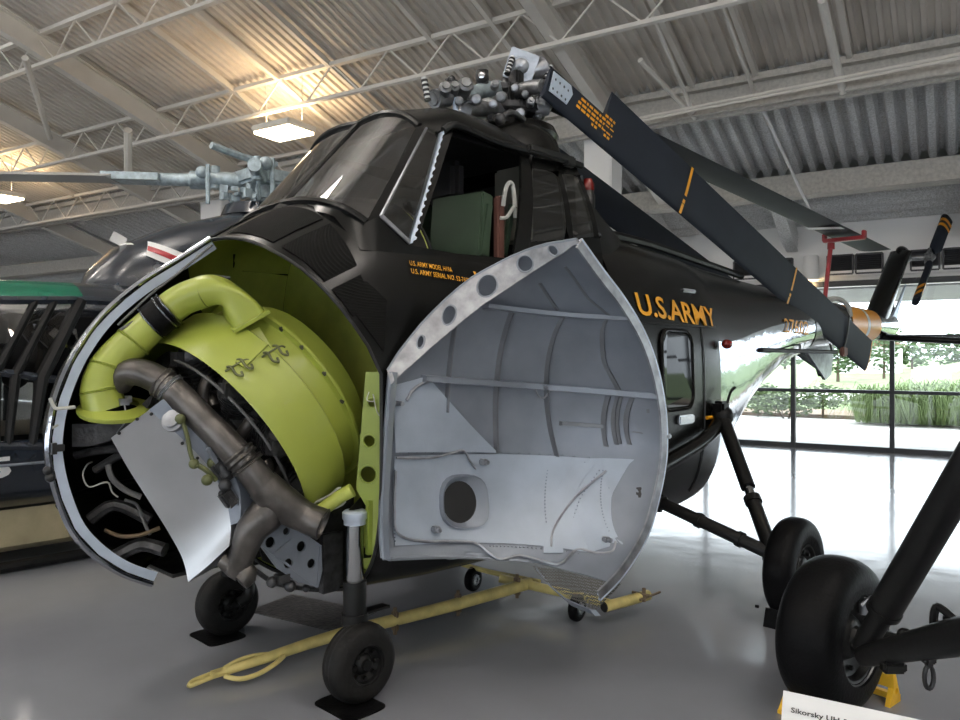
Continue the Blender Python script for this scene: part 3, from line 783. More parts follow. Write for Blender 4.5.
MB().tube([(0.5, -0.284, 1.051),(0.5, -0.348, 0.965),(0.46, -0.408, 0.885),(0.42, -0.431, 0.779),(0.38, -0.445, 0.681)],[.085,.088,.074,.062,.058],n=18).build('lower_exhaust_pipe',M['exhaust'],en)
MB().tube([(0.34, -0.495, 0.749),(0.38, -0.45, 0.71),(0.42, -0.416, 0.674),(0.42, -0.447, 0.643)],[.04,.055,.055,.045],n=14).build('exhaust_elbow',M['exhaust'],en)
MB().tube([(0.18, -0.494, 1.502),(0.22, -0.483, 1.484),(0.26, -0.483, 1.447)],.034,n=12).build('cylinder_exhaust',M['exhaust'],en)
MB().tube([(0.42, -0.316, 1.189),(0.44, -0.312, 1.161),(0.46, -0.356, 1.13)],.03,n=12).build('cylinder_exhaust',M['exhaust'],en)
# green carburettor air duct
dp=[(0.2, -0.519, 2.002),(0.13, -0.59, 1.963),(0.07, -0.67, 1.881),(0.03, -0.78, 1.761),(0.0, -0.873, 1.649),(-0.01, -0.909, 1.539),(0.0, -0.891, 1.446)]
mb=MB();mb.tube(dp,[.078,.076,.078,.083,.085,.088,.098],n=24)
du=mb.build('air_duct',M['cowl'],HE)
a_,b_=Vector((0.3, -0.417, 1.815)),Vector((0.36, -0.27, 1.91))
xe=(b_-a_);ye=EA-xe*(EA.dot(xe)/xe.length_squared);ye.normalize();ce=(a_+b_)/2+ye*.06
c0=Vector(dp[0]);d0=(c0-Vector(dp[1])).normalized()
x0=d0.cross(ye).normalized();x0=x0 if x0.dot(xe)>0 else -x0
y0=x0.cross(d0).normalized();y0=y0 if y0.dot(ye)>0 else -y0
rows=[]
for k in range(13):
    t=k/12;e=t*t*(3-2*t)
    c=(c0*(1-t)**3+(c0+d0*.10)*3*t*(1-t)**2+(ce+(c0-ce)*.35+Vector((0,0,.07)))*3*t*t*(1-t)+ce*t**3)
    X_=x0*.078*(1-e)+xe*.47*e;Y_=y0*.078*(1-e)+ye*.10*e;ex=2+5*e
    r=[]
    for j in range(32):
        a=2*PI*j/32;ca,sa=math.cos(a),math.sin(a);f=1/(abs(ca)**ex+abs(sa)**ex)**(1/ex)
        r.append(c+X_*ca*f+Y_*sa*f)
    rows.append(r)
mb=MB();mb.grid(rows,closed=True);mb.build('duct_box',M['cowl'],du,smooth=60)
dn_=xe.cross(ye).normalized()
mb=MB();mb.plate([ce+xe*(.52*sx)+ye*(.115*sy) for sx,sy in ((-1,-1),(1,-1),(1,1),(-1,1))],.015,nrm=dn_);mb.build('duct_flange',M['cowl'],du,smooth=0)
mb=MB();mb.beam((0.3, -0.349, 1.797),(0.42, -0.3, 1.618),.14,.05,up=(.4,-.4,.6));mb.build('duct_fairing',M['cowl'],du,smooth=0)
c1,c2=Vector((0.1, -0.635, 1.919)),Vector((0.055, -0.702, 1.852))
MB().cyl(c1,c2,.088,n=24).build('coupling',M['rubber'],du)
for p0 in (c1,lerp(c1,c2,.25),c2):
    ringat(p0,p0+(c2-c1),.091,.006,'chrome',du)
for k in (3,4,5):
    p0=Vector(dp[k]);ringat(p0,Vector(dp[k+1]),(.083,.085,.088)[k-3]+.001,.006,'cowl',du,'bead')
mb=MB();mb.lathe([(.10,-.01),(.16,-.02),(.165,-.01),(.165,0),(.10,.02)],(0.02, -0.854, 1.454),Vector((.25,-.1,.95)),28,cap=False);mb.build('duct_collar',M['cowl'],du)
mb=MB();q=Vector((0.09, -0.845, 1.485));mb.box(q,(.03,.04,.03)).box(q+Vector((.0,.02,.012)),(.03,.02,.03));mb.tube([q,q+Vector((.02,0,-.08)),q+Vector((0,-.03,-.14))],.004,n=6);mb.build('duct_clip',M['steel'],du)
# grey shelf under the duct
rows=[]
top=[(72,428,-.12),(92,428,-.08),(115,424,-.02),(140,410,.06),(152,398,.10)]
rows=[[(-0.12, -0.998, 1.38),(-0.07, -0.914, 1.378),(0.0, -0.828, 1.405),(0.07, -0.755, 1.47),(0.12, -0.72, 1.527)],[(-0.12, -0.998, 1.274),(-0.07, -0.928, 1.277),(0.0, -0.864, 1.305),(0.07, -0.787, 1.379),(0.12, -0.738, 1.472)]]
mb=MB();mb.grid(rows);mb.solid(.2);mb.build('baffle_shelf',M['engine_grey'],HE)
# aluminium oil tank / heater box
L1=[(0.1, -0.906, 1.325),(0.12, -0.839, 1.184),(0.16, -0.755, 1.019),(0.19, -0.675, 0.863),(0.22, -0.627, 0.743),(0.24, -0.612, 0.641)]
L2=[(0.17, -0.849, 1.389),(0.21, -0.74, 1.243),(0.25, -0.645, 1.085),(0.28, -0.573, 0.93),(0.31, -0.544, 0.813),(0.33, -0.554, 0.726)]
L3=[(0.24, -0.793, 1.453),(0.3, -0.655, 1.307),(0.34, -0.549, 1.167),(0.37, -0.49, 1.024),(0.39, -0.476, 0.908),(0.41, -0.496, 0.817)]
mb=MB();g=smooth_pts;l1,l2,l3=[smooth_pts([Vector(q) for q in L],5) for L in (L1,L2,L3)]
bk=[q+Vector((-.05,.22,.05)) for q in l1];bk3=[q+Vector((-.1,.2,.05)) for q in l3]
mb.grid([bk,l1,l2,l3,bk3]);mb.solid(.006)
tk=mb.build('metal_box_cover',M['alu'],HE,smooth=30)
mb=MB()
for q in ((120,429,.14),(139,415,.20),(150,420,.24),(163,424,.27),(168,429,.27),(185,446,.30),(205,467,.335),(214,478,.345),(222,494,.36)):
    c=Vector(onv_(q)) if False else None
for q in ((0.135, -0.88, 1.348),(0.205, -0.828, 1.412),(0.25, -0.784, 1.435),(0.275, -0.722, 1.365),(0.3, -0.664, 1.298),(0.32, -0.602, 1.226),(0.345, -0.547, 1.144),(0.36, -0.51, 1.062)):
    mb=MB();mb.ball(Vector(q)+Vector((.006,-.006,.0)),.008,6);mb.build('cover_screw',M['engine'],tk)
K3=[(0.24, -0.793, 1.453),(0.3, -0.655, 1.307),(0.34, -0.549, 1.167),(0.37, -0.49, 1.024),(0.39, -0.476, 0.908)]
K4=[(0.27, -0.743, 1.501),(0.34, -0.602, 1.347),(0.38, -0.495, 1.203),(0.41, -0.441, 1.06),(0.42, -0.447, 0.922)]
mb=MB();mb.grid([smooth_pts([Vector(q)+Vector((.002,-.002,0)) for q in K3],4),smooth_pts([Vector(q) for q in K4],4),smooth_pts([Vector(q)+Vector((-.02,.15,0)) for q in K4],4)]);mb.solid(.005);mb.build('side_cover',M['silver_paint'],tk,smooth=30)
mb=MB();q=Vector((0.3, -0.71, 1.402));nn=Vector((.6,-.7,.35));mb.lathe([(.05,-.01),(.052,.0),(.05,.012),(.036,.014),(.036,.03),(0,.034)],q,nn,24);mb.build('filler_cap',M['steel'],tk)
mb=MB();mb.tube([(0.34, -0.692, 1.416),(0.35, -0.673, 1.353),(0.36, -0.655, 1.248),(0.37, -0.645, 1.212)],.010,n=8).tube([(0.37, -0.645, 1.212),(0.39, -0.598, 1.177),(0.39, -0.55, 1.126)],.012,n=8).ball((0.34, -0.696, 1.412),.024,8).ball((0.37, -0.645, 1.208),.024,8).ball((0.38, -0.559, 1.204),.028,8).ball((0.4, -0.598, 1.133),.026,8);mb.build('linkage',M['linkage'],tk)
mb=MB();mb.box((0.39, -0.521, 1.169),(.05,.07,.12),Matrix.Rotation(.6,3,'X'),bev=.01).box((0.42, -0.507, 1.042),(.05,.06,.09),Matrix.Rotation(.6,3,'X'),bev=.01).ball((0.42, -0.521, 1.103),.03,8).cyl((0.38, -0.545, 1.208),(0.41, -0.501, 1.146),.03);mb.build('valve_block',M['engine_grey'],tk)
# slotted grey bracket and diamond bracket
def vplane(pts,v,th,name,m,holes=(),par=HE,sm=0):
    mb=MB();mb.plate([Vector(p) for p in pts],th,holes,nrm=(1,0,0));return mb.build(name,m,par,smooth=sm)
br=vplane([(0.38, -0.598, 1.29),(0.38, -0.515, 1.251),(0.38, -0.309, 0.991),(0.38, -0.293, 0.902),(0.38, -0.394, 0.822),(0.38, -0.445, 0.925)],.38,.01,'engine_mount_plate',M['steel'],[((0.38, -0.409, 1.005),.024),((0.38, -0.485, 1.108),.02)])
mb=MB();mb.beam((0.4, -0.594, 1.278),(0.4, -0.384, 0.9),.02,.02).beam((0.4, -0.516, 1.234),(0.4, -0.321, 0.967),.02,.02);mb.build('flange',M['silver_paint'],br,smooth=0)
hl=[((0.45, -0.313, 0.811),.026),((0.45, -0.142, 0.761),.026),((0.45, -0.215, 0.692),.024),((0.45, -0.084, 0.666),.024),((0.45, -0.226, 0.849),.018)]
db=vplane([(0.45, -0.381, 0.827),(0.45, -0.291, 0.893),(0.45, -0.22, 0.896),(0.45, -0.025, 0.745),(0.45, -0.019, 0.618),(0.45, -0.043, 0.538),(0.45, -0.153, 0.586),(0.45, -0.275, 0.679)],.45,.012,'lattice_bracket',M['silver_paint'],hl)
mb=MB()
for a,b in (((0.46, -0.387, 0.83),(0.46, -0.05, 0.542)),((0.46, -0.227, 0.899),(0.46, -0.032, 0.743)),((0.46, -0.387, 0.83),(0.46, -0.227, 0.899)),((0.46, -0.032, 0.748),(0.46, -0.05, 0.542)),((0.46, -0.199, 0.802),(0.46, -0.292, 0.756))): mb.beam(a,b,.010,.014,up=(1,0,0))
mb.build('rib',M['silver_paint'],db,smooth=0)
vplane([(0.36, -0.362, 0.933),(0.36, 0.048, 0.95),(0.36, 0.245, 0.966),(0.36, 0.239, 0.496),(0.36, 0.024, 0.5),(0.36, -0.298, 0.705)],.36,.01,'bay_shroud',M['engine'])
mb=MB();mb.box((0.4, 0.076, 0.631),(.04,.12,.30));mb.build('lower_keel_panel',M['engine_grey'],HE,smooth=0)
mb=MB();mb.tube([(0.4, -0.358, 0.677),(0.4, -0.25, 0.592),(0.4, -0.11, 0.537),(0.4, -0.003, 0.504)],.012,n=8).ball((0.42, -0.179, 0.566),.03,8).ball((0.42, -0.279, 0.607),.028,8).ball((0.42, -0.088, 0.536),.02,8).box((0.44, -0.236, 0.621),(.05,.06,.04));mb.build('drain_fitting',M['engine_grey'],HE)
mb=MB();mb.tube([(0.5, -0.071, 0.92),(0.55, 0.012, 0.989),(0.6, 0.061, 1.029)],.035,n=12);mb.build('engine_mount_tube',M['zinc_dark'],HE)
mb=MB();mb.tube([(0.45, -0.084, 0.955),(0.5, -0.0, 1.0),(0.55, 0.024, 1.037),(0.55, 0.055, 0.964),(0.5, -0.0, 0.924)],.006,n=6);mb.build('bonding_cable',M['strap'],HE)
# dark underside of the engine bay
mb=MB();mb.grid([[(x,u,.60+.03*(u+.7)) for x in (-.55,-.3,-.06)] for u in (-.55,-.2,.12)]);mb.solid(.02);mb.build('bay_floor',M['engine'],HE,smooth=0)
# ------------------------------------------------------------ open port nose door (built closed, then swung about its hinge)
rows=[]
BOT=[(-.85,.66),(-.81,.655),(-.62,.686),(-.254,.709),(.1165,.722)]
def zbot(u):
    u=max(-.85,min(.1164,u))
    for (a,za),(b,zb_) in zip(BOT[:-1],BOT[1:]):
        if a<=u<=b: return za+(zb_-za)*(u-a)/(b-a)
    return .66
nz=52
def dsurf(nz,nu,off):
    rows=[]
    for i in range(nz+1):
        z=.66+(2.286-.66)*i/nz
        a=rim_u(z);b=uf(z);r=[]
        for j in range(nu+1):
            k=(j/nu)**1.6;u=a+(b-a)*k
            zz=max(z,zbot(u))
            r.append(Vector((max(0,hv(u,zz)+off) if j else 0,u,zz)))
        rows.append(r)
    return rows
mb=MB();mb.grid(dsurf(52,22,0));mb.solid(.006);
mb.xf(open_door);dr=mb.build('open_nose_door',M['silver_paint'],HE,smooth=60)
mb=MB();mb.grid([[q+Vector((.006,-.006,0)) for q in r] for r in dsurf(52,22,.003)]);mb.xf(open_door);mb.build('outer_skin',M['black'],dr,smooth=60)
def dpt(u,z,off=-.004):
    w=max(hv(u,z)+off,0);return Vector((w,u,z))
def dline(a,b,n,off=-.004):
    return [dpt(a[0]+(b[0]-a[0])*k/n,a[1]+(b[1]-a[1])*k/n,off) for k in range(n+1)]
def stiff(name,a,b,hgt,wd,m='silver_shaded',n=14,poly=None):
    """hat stiffener following the inner skin between two (u,z) points"""
    pts=poly or [(a[0]+(b[0]-a[0])*k/n,a[1]+(b[1]-a[1])*k/n) for k in range(n+1)]
    P0=[dpt(*q) for q in pts];P1=[dpt(*q,-hgt) for q in pts];rows=[[],[],[],[]]
    for i in range(len(P0)):
        t=(P0[min(i+1,len(P0)-1)]-P0[max(i-1,0)]).normalized();nrm=(P1[i]-P0[i]).normalized();s=t.cross(nrm).normalized()
        rows[0].append(P0[i]+s*wd);rows[1].append(P1[i]+s*wd*.8);rows[2].append(P1[i]-s*wd*.8);rows[3].append(P0[i]-s*wd)
    mb=MB();vs=mb.grid(rows)
    for k in (0,-1):
        try: mb.b.faces.new([vs[r][k] for r in range(4)])
        except ValueError: pass
    mb.xf(open_door);return mb.build(name,M[m],dr,smooth=0)
# rails
stiff('horizontal_rail',(-0.33, 1.985),(-0.81, 1.965),.06,.014,'silver_paint')
stiff('horizontal_rail',(-0.074, 1.597),(-1.068, 1.583),.055,.018,'silver_paint')
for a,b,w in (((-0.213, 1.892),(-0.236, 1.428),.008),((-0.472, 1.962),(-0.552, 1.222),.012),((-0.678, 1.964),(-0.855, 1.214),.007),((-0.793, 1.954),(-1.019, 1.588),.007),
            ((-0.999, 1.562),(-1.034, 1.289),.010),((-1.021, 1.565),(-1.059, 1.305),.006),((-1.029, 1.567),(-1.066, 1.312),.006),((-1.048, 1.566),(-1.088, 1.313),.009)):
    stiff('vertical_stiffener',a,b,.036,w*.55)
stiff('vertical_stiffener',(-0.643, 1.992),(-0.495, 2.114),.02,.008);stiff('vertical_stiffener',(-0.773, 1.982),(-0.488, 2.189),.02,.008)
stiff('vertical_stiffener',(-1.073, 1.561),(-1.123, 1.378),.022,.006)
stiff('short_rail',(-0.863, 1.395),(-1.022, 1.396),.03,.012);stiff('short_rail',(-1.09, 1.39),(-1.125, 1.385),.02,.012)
# lower doubler skin: pale panel, triangular gusset, diagonal strap
def dpanel(poly,off,name,m='silver_pale',n=8):
    """quad patch in (u,z) corners on the inner skin"""
    a,b,c,d=poly;rows=[]
    for i in range(n+1):
        r=[]
        for j in range(n+1):
            k=i/n;l=j/n
            u=(a[0]*(1-k)+b[0]*k)*(1-l)+(d[0]*(1-k)+c[0]*k)*l
            z=(a[1]*(1-k)+b[1]*k)*(1-l)+(d[1]*(1-k)+c[1]*k)*l
            r.append(dpt(u,z,off))
        rows.append(r)
    mb=MB();mb.grid(rows);mb.solid(.004);mb.xf(open_door);return mb.build(name,M[m],dr,smooth=60)
dpanel(((0.05, 1.206),(-0.986, 1.217),(-0.85, 0.756),(0.041, 0.775)),-.012,'lower_doubler')
dpanel(((-0.986, 1.217),(-1.096, 1.237),(-0.95, 0.813),(-0.85, 0.756)),-.013,'corner_doubler',n=16)
dpanel(((0.09, 1.555),(-0.102, 1.608),(-0.558, 1.222),(0.051, 1.226)),-.018,'gusset')
dpanel(((-0.69, 0.73),(-0.762, 0.739),(-0.999, 1.197),(-0.921, 1.187)),-.022,'diagonal_strap')
# rivet rows
mb=MB()
def rivets(a,b,n,off=-.018):
    for q in dline(a,b,n,off): mb.ball(q,.0045,4)
for a,b in (((0.022, 1.225),(-0.979, 1.221)),((-0.467, 0.753),(-0.815, 0.747)),((0.044, 1.137),(0.039, 0.798)),((0.05, 1.557),(0.027, 1.285)),((-0.725, 0.763),(-0.964, 1.193)),((-0.802, 0.772),(-1.009, 1.157)),((-1.021, 1.159),(-0.955, 0.864)),((-0.814, 1.135),(-0.746, 0.787))):
    rivets(a,b,20)
mb.xf(open_door);rv=mb.build('rivets',M['silver_paint'],dr);rv['kind']='stuff'
# cooling duct opening
cu_,cz_=(-0.358, 0.972)
def dring(r,off,sq=0):
    out=[]
    for k in range(28):
        a=2*PI*k/28
        x,y=math.cos(a),math.sin(a)
        f=1/(abs(x)**3+abs(y)**3)**(1/3)
        out.append(dpt(cu_+x*f*r*1.0,cz_+y*f*r,off))
    return out
mb=MB();mb.grid([dring(.137,-.013),dring(.132,-.042),dring(.124,-.040)],closed=True);mb.xf(open_door);mb.build('duct_frame',M['silver_paint'],dr)
mb=MB();o1=dring(.125,-.040);o2=[q+Vector((.05,-.10,0)) for q in dring(.105,.0)];o2=[Vector((q.x-.0,q.y,q.z)) for q in o2]
mid=sum(dring(.1,-.026),Vector())/28
inn=[dpt(cu_+.022+.098*math.cos(2*PI*k/28),cz_-.004+.106*math.sin(2*PI*k/28),-.022) for k in range(28)]
mb.grid([o1,inn],closed=True);mb.xf(open_door);mb.build('duct_funnel',M['silver_paint'],dr)
mb=MB();mb.b.faces.new([mb.b.verts.new(q) for q in inn]);mb.xf(open_door);mb.build('duct_throat',M['black_plastic'],dr,smooth=0)
# small square vent near the free edge
dpanel(((-1.066, 1.045),(-1.084, 1.055),(-1.095, 1.107),(-1.079, 1.095)),-.014,'vent_opening','black_plastic',3)
# cables
mb=MB()
def dcab(pts,off=-.03): return [dpt(*q,off) for q in pts]
mb.tube(dcab([(0.049, 1.137),(0.045, 0.893),(0.009, 0.82),(-0.111, 0.789),(-0.373, 0.772),(-0.442, 0.722),(-0.486, 0.696),(-0.579, 0.715),(-0.668, 0.697),(-0.721, 0.696),(-0.815, 0.762),(-0.86, 0.761),(-0.904, 0.778),(-0.942, 0.823)]),.007,n=8)
mb.tube(dcab([(0.015, 1.484),(-0.027, 1.545),(-0.105, 1.583),(-0.222, 1.599)]),.008,n=8)
mb.tube(dcab([(0.049, 1.201),(-0.158, 1.197),(-0.277, 1.221),(-0.35, 1.231),(-0.391, 1.179),(-0.427, 1.137)]),.006,n=8)
mb.tube(dcab([(-0.731, 0.764),(-0.778, 0.848),(-0.899, 1.004),(-1.026, 1.16)]),.006,n=8)
mb.tube(dcab([(-0.709, 1.582),(-0.737, 1.535),(-0.767, 1.531),(-0.78, 1.582)]),.005,n=8)
mb.xf(open_door);mb.build('cable',M['steel'],dr)
mb=MB()
for q,s in (((-0.186, 0.841),.04),((-0.472, 1.173),.04),((-0.743, 1.585),.035),((-0.927, 0.825),.035),((0.06, 1.468),.03),((-1.124, 1.382),.03)):
    mb.box(dpt(*q,-.03),(.04,s,s*.8),bev=.006).cyl(dpt(*q,-.05),dpt(*q,-.065),.012,n=10)
mb.xf(open_door);mb.build('fitting',M['steel'],dr)
# free edge strip (double bead) and hinge strip
e0=[Vector((0.0,u,z)) for z,u in RIM];es=smooth_pts(e0)
mb=MB();mb.grid([es,inward(es,.055)]);mb.solid(.012);mb.xf(lambda c:open_door(c+Vector((.004,0,0))));mb.build('free_edge',M['steel'],dr)
mb=MB();mb.tube(inward(es,.006),.010,n=8,sm=1).tube(inward(es,.034),.007,n=8,sm=1);mb.xf(open_door);mb.build('edge_bead',M['silver_edge'],dr)
mb=MB();hz=[Vector((hv(.1165,z)-.012,.105,z)) for z in [.72+.03*k for k in range(31)]];mb.grid([hz,[q+Vector((-.05,-.005,0)) for q in hz]]);mb.tube(hz,.009,n=8,sm=1);mb.xf(open_door);mb.build('hinge_strip',M['silver_paint'],dr)
# top flange with lightening holes
ft=[]
fz=[1.627,1.715,1.80,1.871,1.94,2.006,2.06,2.115,2.155,2.189,2.22,2.251,2.266,2.278,2.286]
for z in fz: ft.append(Vector((hv(uf(z),z),uf(z),z)))
ft[-1].x=.02
a0=ft[0];pn=(ft[-1]-ft[0]).cross(Vector((-1,0,0))).normalized()
d2=Vector((-.50,-.05,-.86)).normalized()
def fo(k):
    k=max(0,min(.9999,k))*(len(ft)-1);i=int(k);return lerp(ft[i],ft[i+1],k-i)
arc=[0.0]
for p,q in zip(ft[:-1],ft[1:]): arc.append(arc[-1]+(q-p).length)
TOT=arc[-1]
def fs(x):
    x=max(0,min(TOT,x))
    for i in range(len(arc)-1):
        if x<=arc[i+1]+1e-9: return lerp(ft[i],ft[i+1],(x-arc[i])/max(1e-9,arc[i+1]-arc[i]))
    return ft[-1]
def fw(x):
    k=x/TOT
    return .03+.135*min(1,math.sin(PI*min(1,.08+k*.95))**.8)
NF=40
out2=[Vector((TOT*k/NF,0,0)) for k in range(NF+1)];in2=[Vector((TOT*k/NF,-fw(TOT*k/NF),0)) for k in range(NF,-1,-1)]
hol2=[(Vector((TOT*c,-fw(TOT*c)*.52,0)),r) for c,r in ((.20,.025),(.36,.042),(.55,.053),(.73,.042),(.87,.027))]
def f2(c): return fs(c.x)+d2*(-c.y)
mb=MB();mb.plate(out2+in2,.006,hol2,nrm=(0,0,1));mb.xf(lambda c:open_door(f2(c)+Vector((0,.004,0))*(1 if c.z>.003 else -1)));tf=mb.build('top_flange',M['steel'],dr,smooth=30)
mb=MB()
for c,r in hol2: mb.tube([f2(c+Vector((math.cos(a)*(r+.003),math.sin(a)*(r+.003),0))) for a in [2*PI*k/22 for k in range(22)]],.006,n=6,sm=1,closed=True)
mb.tube([fs(TOT*k/NF) for k in range(NF+1)],.007,n=6,sm=1);mb.xf(open_door);mb.build('flange_lip',M['silver_paint'],dr)
# bottom edge roll, perforated corner and its strip
mb=MB();bl=[dpt(u,zbot(u),-.01) for u in [.11-.04*k for k in range(19)]];mb.grid([bl,[q+Vector((-.05,0,.0)) for q in bl]]);mb.tube(bl,.008,n=6,sm=1);mb.xf(open_door);mb.build('bottom_edge',M['silver_paint'],dr)
pc=[(-0.617, 0.671),(-0.708, 0.667),(-0.777, 0.66),(-0.834, 0.662)]
pd=[(-0.609, 0.6),(-0.612, 0.583),(-0.603, 0.576),(-0.651, 0.558)]
mb=MB();mb.grid([[dpt(*q,-.002) for q in pc],[dpt((q[0]+w[0])/2,(q[1]+w[1])/2,.0) for q,w in zip(pc,pd)],[dpt(*w,-.0) for w in pd]]);mb.xf(open_door);mb.build('perforated_corner',M['perf'],dr)
s0=[Vector(q) for q in ((-0.627, 0.682),(-0.605, 0.614),(-0.584, 0.576),(-0.567, 0.564),(-0.623, 0.548))] if False else [dpt(*q,-.012) for q in ((-0.625, 0.671),(-0.613, 0.617),(-0.596, 0.58),(-0.599, 0.573),(-0.637, 0.56))]
mb=MB();mb.grid([s0,[q+Vector((-.012,-.03,-.03)) for q in s0]]);mb.solid(.006);mb.xf(open_door);mb.build('corner_strip',M['silver_paint'],dr)
# ------------------------------------------------------------ cockpit
def P2(p): return Vector(p)
def both(mb): return mb.mirror()
C0=Vector((0.0, 0.04, 2.535));C1=Vector((0.0, 0.557, 3.08))
A0=Vector((0.63, 0.125, 2.365));A1=Vector((0.53, 0.566, 2.961))
q0=Vector((0.67, 0.188, 2.399));q1=Vector((0.7, 0.354, 2.277));q2=Vector((0.56, 0.703, 2.945));q3=Vector((0.545, 0.604, 2.955))
D0=Vector((0.57, 0.795, 2.99));D1=Vector((0.7, 0.388, 2.265));D2=Vector((0.72, 1.122, 2.233));D3=Vector((0.6, 1.34, 2.939))
E0=Vector((0.6, 1.901, 2.964));E1=Vector((0.72, 2.029, 2.39));
def curve_mid(a,b,push,n=10):
    """slightly bowed line a->b"""
    return [lerp(a,b,k/n)+Vector(push)*(4*(k/n)*(1-k/n)) for k in range(n+1)]
wb=curve_mid(C0,A0,(.10,-.05,.03));wt=curve_mid(C1,A1,(.06,-.02,.05))
mb=MB();mb.grid([[lerp(b,t,k/6) for b,t in zip(wb,wt)] for k in range(7)]);
gl_=mb.build('windscreen',M['glass'],HE,smooth=60);
mb=MB();mb.grid([[lerp(b,t,k/6) for b,t in zip(wb,wt)] for k in range(7)]);mb.xf(lambda c:Vector((-c.x,c.y,c.z)));mb.build('windscreen',M['glass'],HE,smooth=60)
# frame of windscreen
def strip(pts,w,th,up=None): 
    mb=MB()
    for a,b in zip(pts[:-1],pts[1:]): mb.beam(a,b,w,th,up=up or (0,-.6,.8))
    return mb
mb=strip([C0,C1],.045,.03,(0,-.7,.7));cp=mb.build('windscreen_post',M['black'],HE,smooth=0)
for ww in (wb,wt): mb=MB();mb.tube(ww,.022,n=8,sm=1);mb.build2('windscreen_frame',M['black'],HE)
for s in (1,-1):
    f=lambda v:Vector((v.x*s,v.y,v.z))
    mb=MB();mb.grid([[f(A0+(q0-A0)*k) for k in (-.06,.3,.7,1.0)],[f(lerp(A0,A1,.5)+(lerp(q0,q3,.5)-lerp(A0,A1,.5))*k) for k in (-.06,.3,.7,1)],[f(A1+(q3-A1)*k) for k in (-.3,.3,.7,1)]]);mb.solid(.02);mb.build('front_pillar',M['black'],HE,smooth=40)
    mb=MB();mb.grid([[f(lerp(q0,q1,k)) for k in (0,.5,1)],[f(lerp(lerp(q0,q1,k),lerp(q3,q2,k),.5)+Vector((.012,0,0))) for k in (0,.5,1)],[f(lerp(q3,q2,k)) for k in (0,.5,1)]]);mb.build('quarter_window',M['glass'],HE,smooth=60)
    mb=MB();mb.beam(f(q1),f(q2),.012,.03,up=(1,0,0));mb.build('window_seal',M['silver_edge'] if s>0 else M['black'],HE,smooth=0)
    # chipped silver frame inside of quarter window
    mb=MB();mb.beam(f(q0),f(q3),.010,.02,up=(1,0,0)).beam(f(q0),f(q1),.02,.02);mb.build('quarter_window_frame',M['steel'],HE,smooth=0)
    mb=MB();mb.grid([[f(q1),f(D1)],[f(lerp(q1,q2,.5)+Vector((.006,0,0))),f(lerp(D1,D0,.5)+Vector((.006,0,0)))],[f(q2),f(D0)]]);mb.solid(.03);mb.build('door_front_pillar',M['black'],HE,smooth=40)
# silver chips along the pillar
mb=MB();rr=random.Random(5);r0=[];r1=[]
for k in range(61):
    t_=k/60;c=lerp(q1,q2,t_)*.75+lerp(D1,D0,t_)*.25+Vector((.019,-.012,0))
    w_=(.010+.016*(1-t_))*(1 if (k//2)%2 else .35)*rr.uniform(.8,1.2);o_=Vector((.2,.9,.0)).normalized()
    r0.append(c-o_*.010);r1.append(c-o_*.010+o_*w_)
mb.grid([r0,r1]);mb.solid(.002);mb.build('chipped_edge',M['silver_edge'],HE,smooth=0)
# sill / upper deck filling from the windscreen base to hull
mb=MB();rowa=[Vector((0,.02,2.535))]+[q for q in wb[1:]]+[q0*.5+A0*.5,q0,q1,D1,lerp(D1,D2,.5),D2,E1]
rowb=[]
for q in rowa:
    u=min(q.y+.0,2.2) ; zt=lerp_st(u,ST)[0]
    z=2.20 if q.x>.4 else 2.33
    x=min(hv(u,2.24),q.x+.06) if q.x>.4 else q.x
    rowb.append(Vector((hv(u,2.22) if q.x>.55 else q.x, q.y-(.05 if q.x<.55 else .0), 2.22 if q.x>.55 else min(q.z-.05,lerp_st(max(u-.08,-1),ST)[0]-.05))))
mb.grid([rowa,rowb]);both(mb);mb.solid(.02);mb.build('cockpit_coaming',M['black'],HE,smooth=60)
# roof
RU=[.557,.75,1.0,1.25,1.5,1.75,2.0,2.25]
RE=[A1,q2,D0,lerp(D0,D3,.33),lerp(D0,D3,.7),D3,lerp(D3,E0,.5),E0]
RZ=[C1.z,3.17,3.24,3.25,3.22,3.16,3.06,2.97]
RY=[C1.y,.72,1.0,1.25,1.45,1.63,1.82,2.0]
rows=[]
for e,z,y in zip(RE,RZ,RY):
    r=[]
    for k in range(9):
        a=k/8*PI/2
        r.append(Vector((e.x*math.sin(a),y+(e.y-y)*math.sin(a)**2,e.z+(z-e.z)*math.cos(a))))
    rows.append(r)
mb=MB();mb.grid(rows);both(mb);mb.solid(.025);rf=mb.build('cockpit_roof',M['black'],HE,smooth=60)
mb=MB();mb.tube([q2+Vector((.02,0,.01)),D0+Vector((.025,0,.01)),lerp(D0,D3,.5)+Vector((.03,0,.0)),D3+Vector((.03,0,.02)),lerp(D3,E0,.55)+Vector((.03,0,.02)),E0+Vector((.03,.02,.0))],.022,n=8);mb.build2('door_rail',M['black_satin'],rf)
mb=MB();mb.box(D3+Vector((.05,.20,.03)),(.05,.4,.05),bev=.012).box(D3+Vector((.05,.42,.02)),(.05,.1,.07),bev=.012);mb.build2('rail_roller',M['black_plastic'],rf)
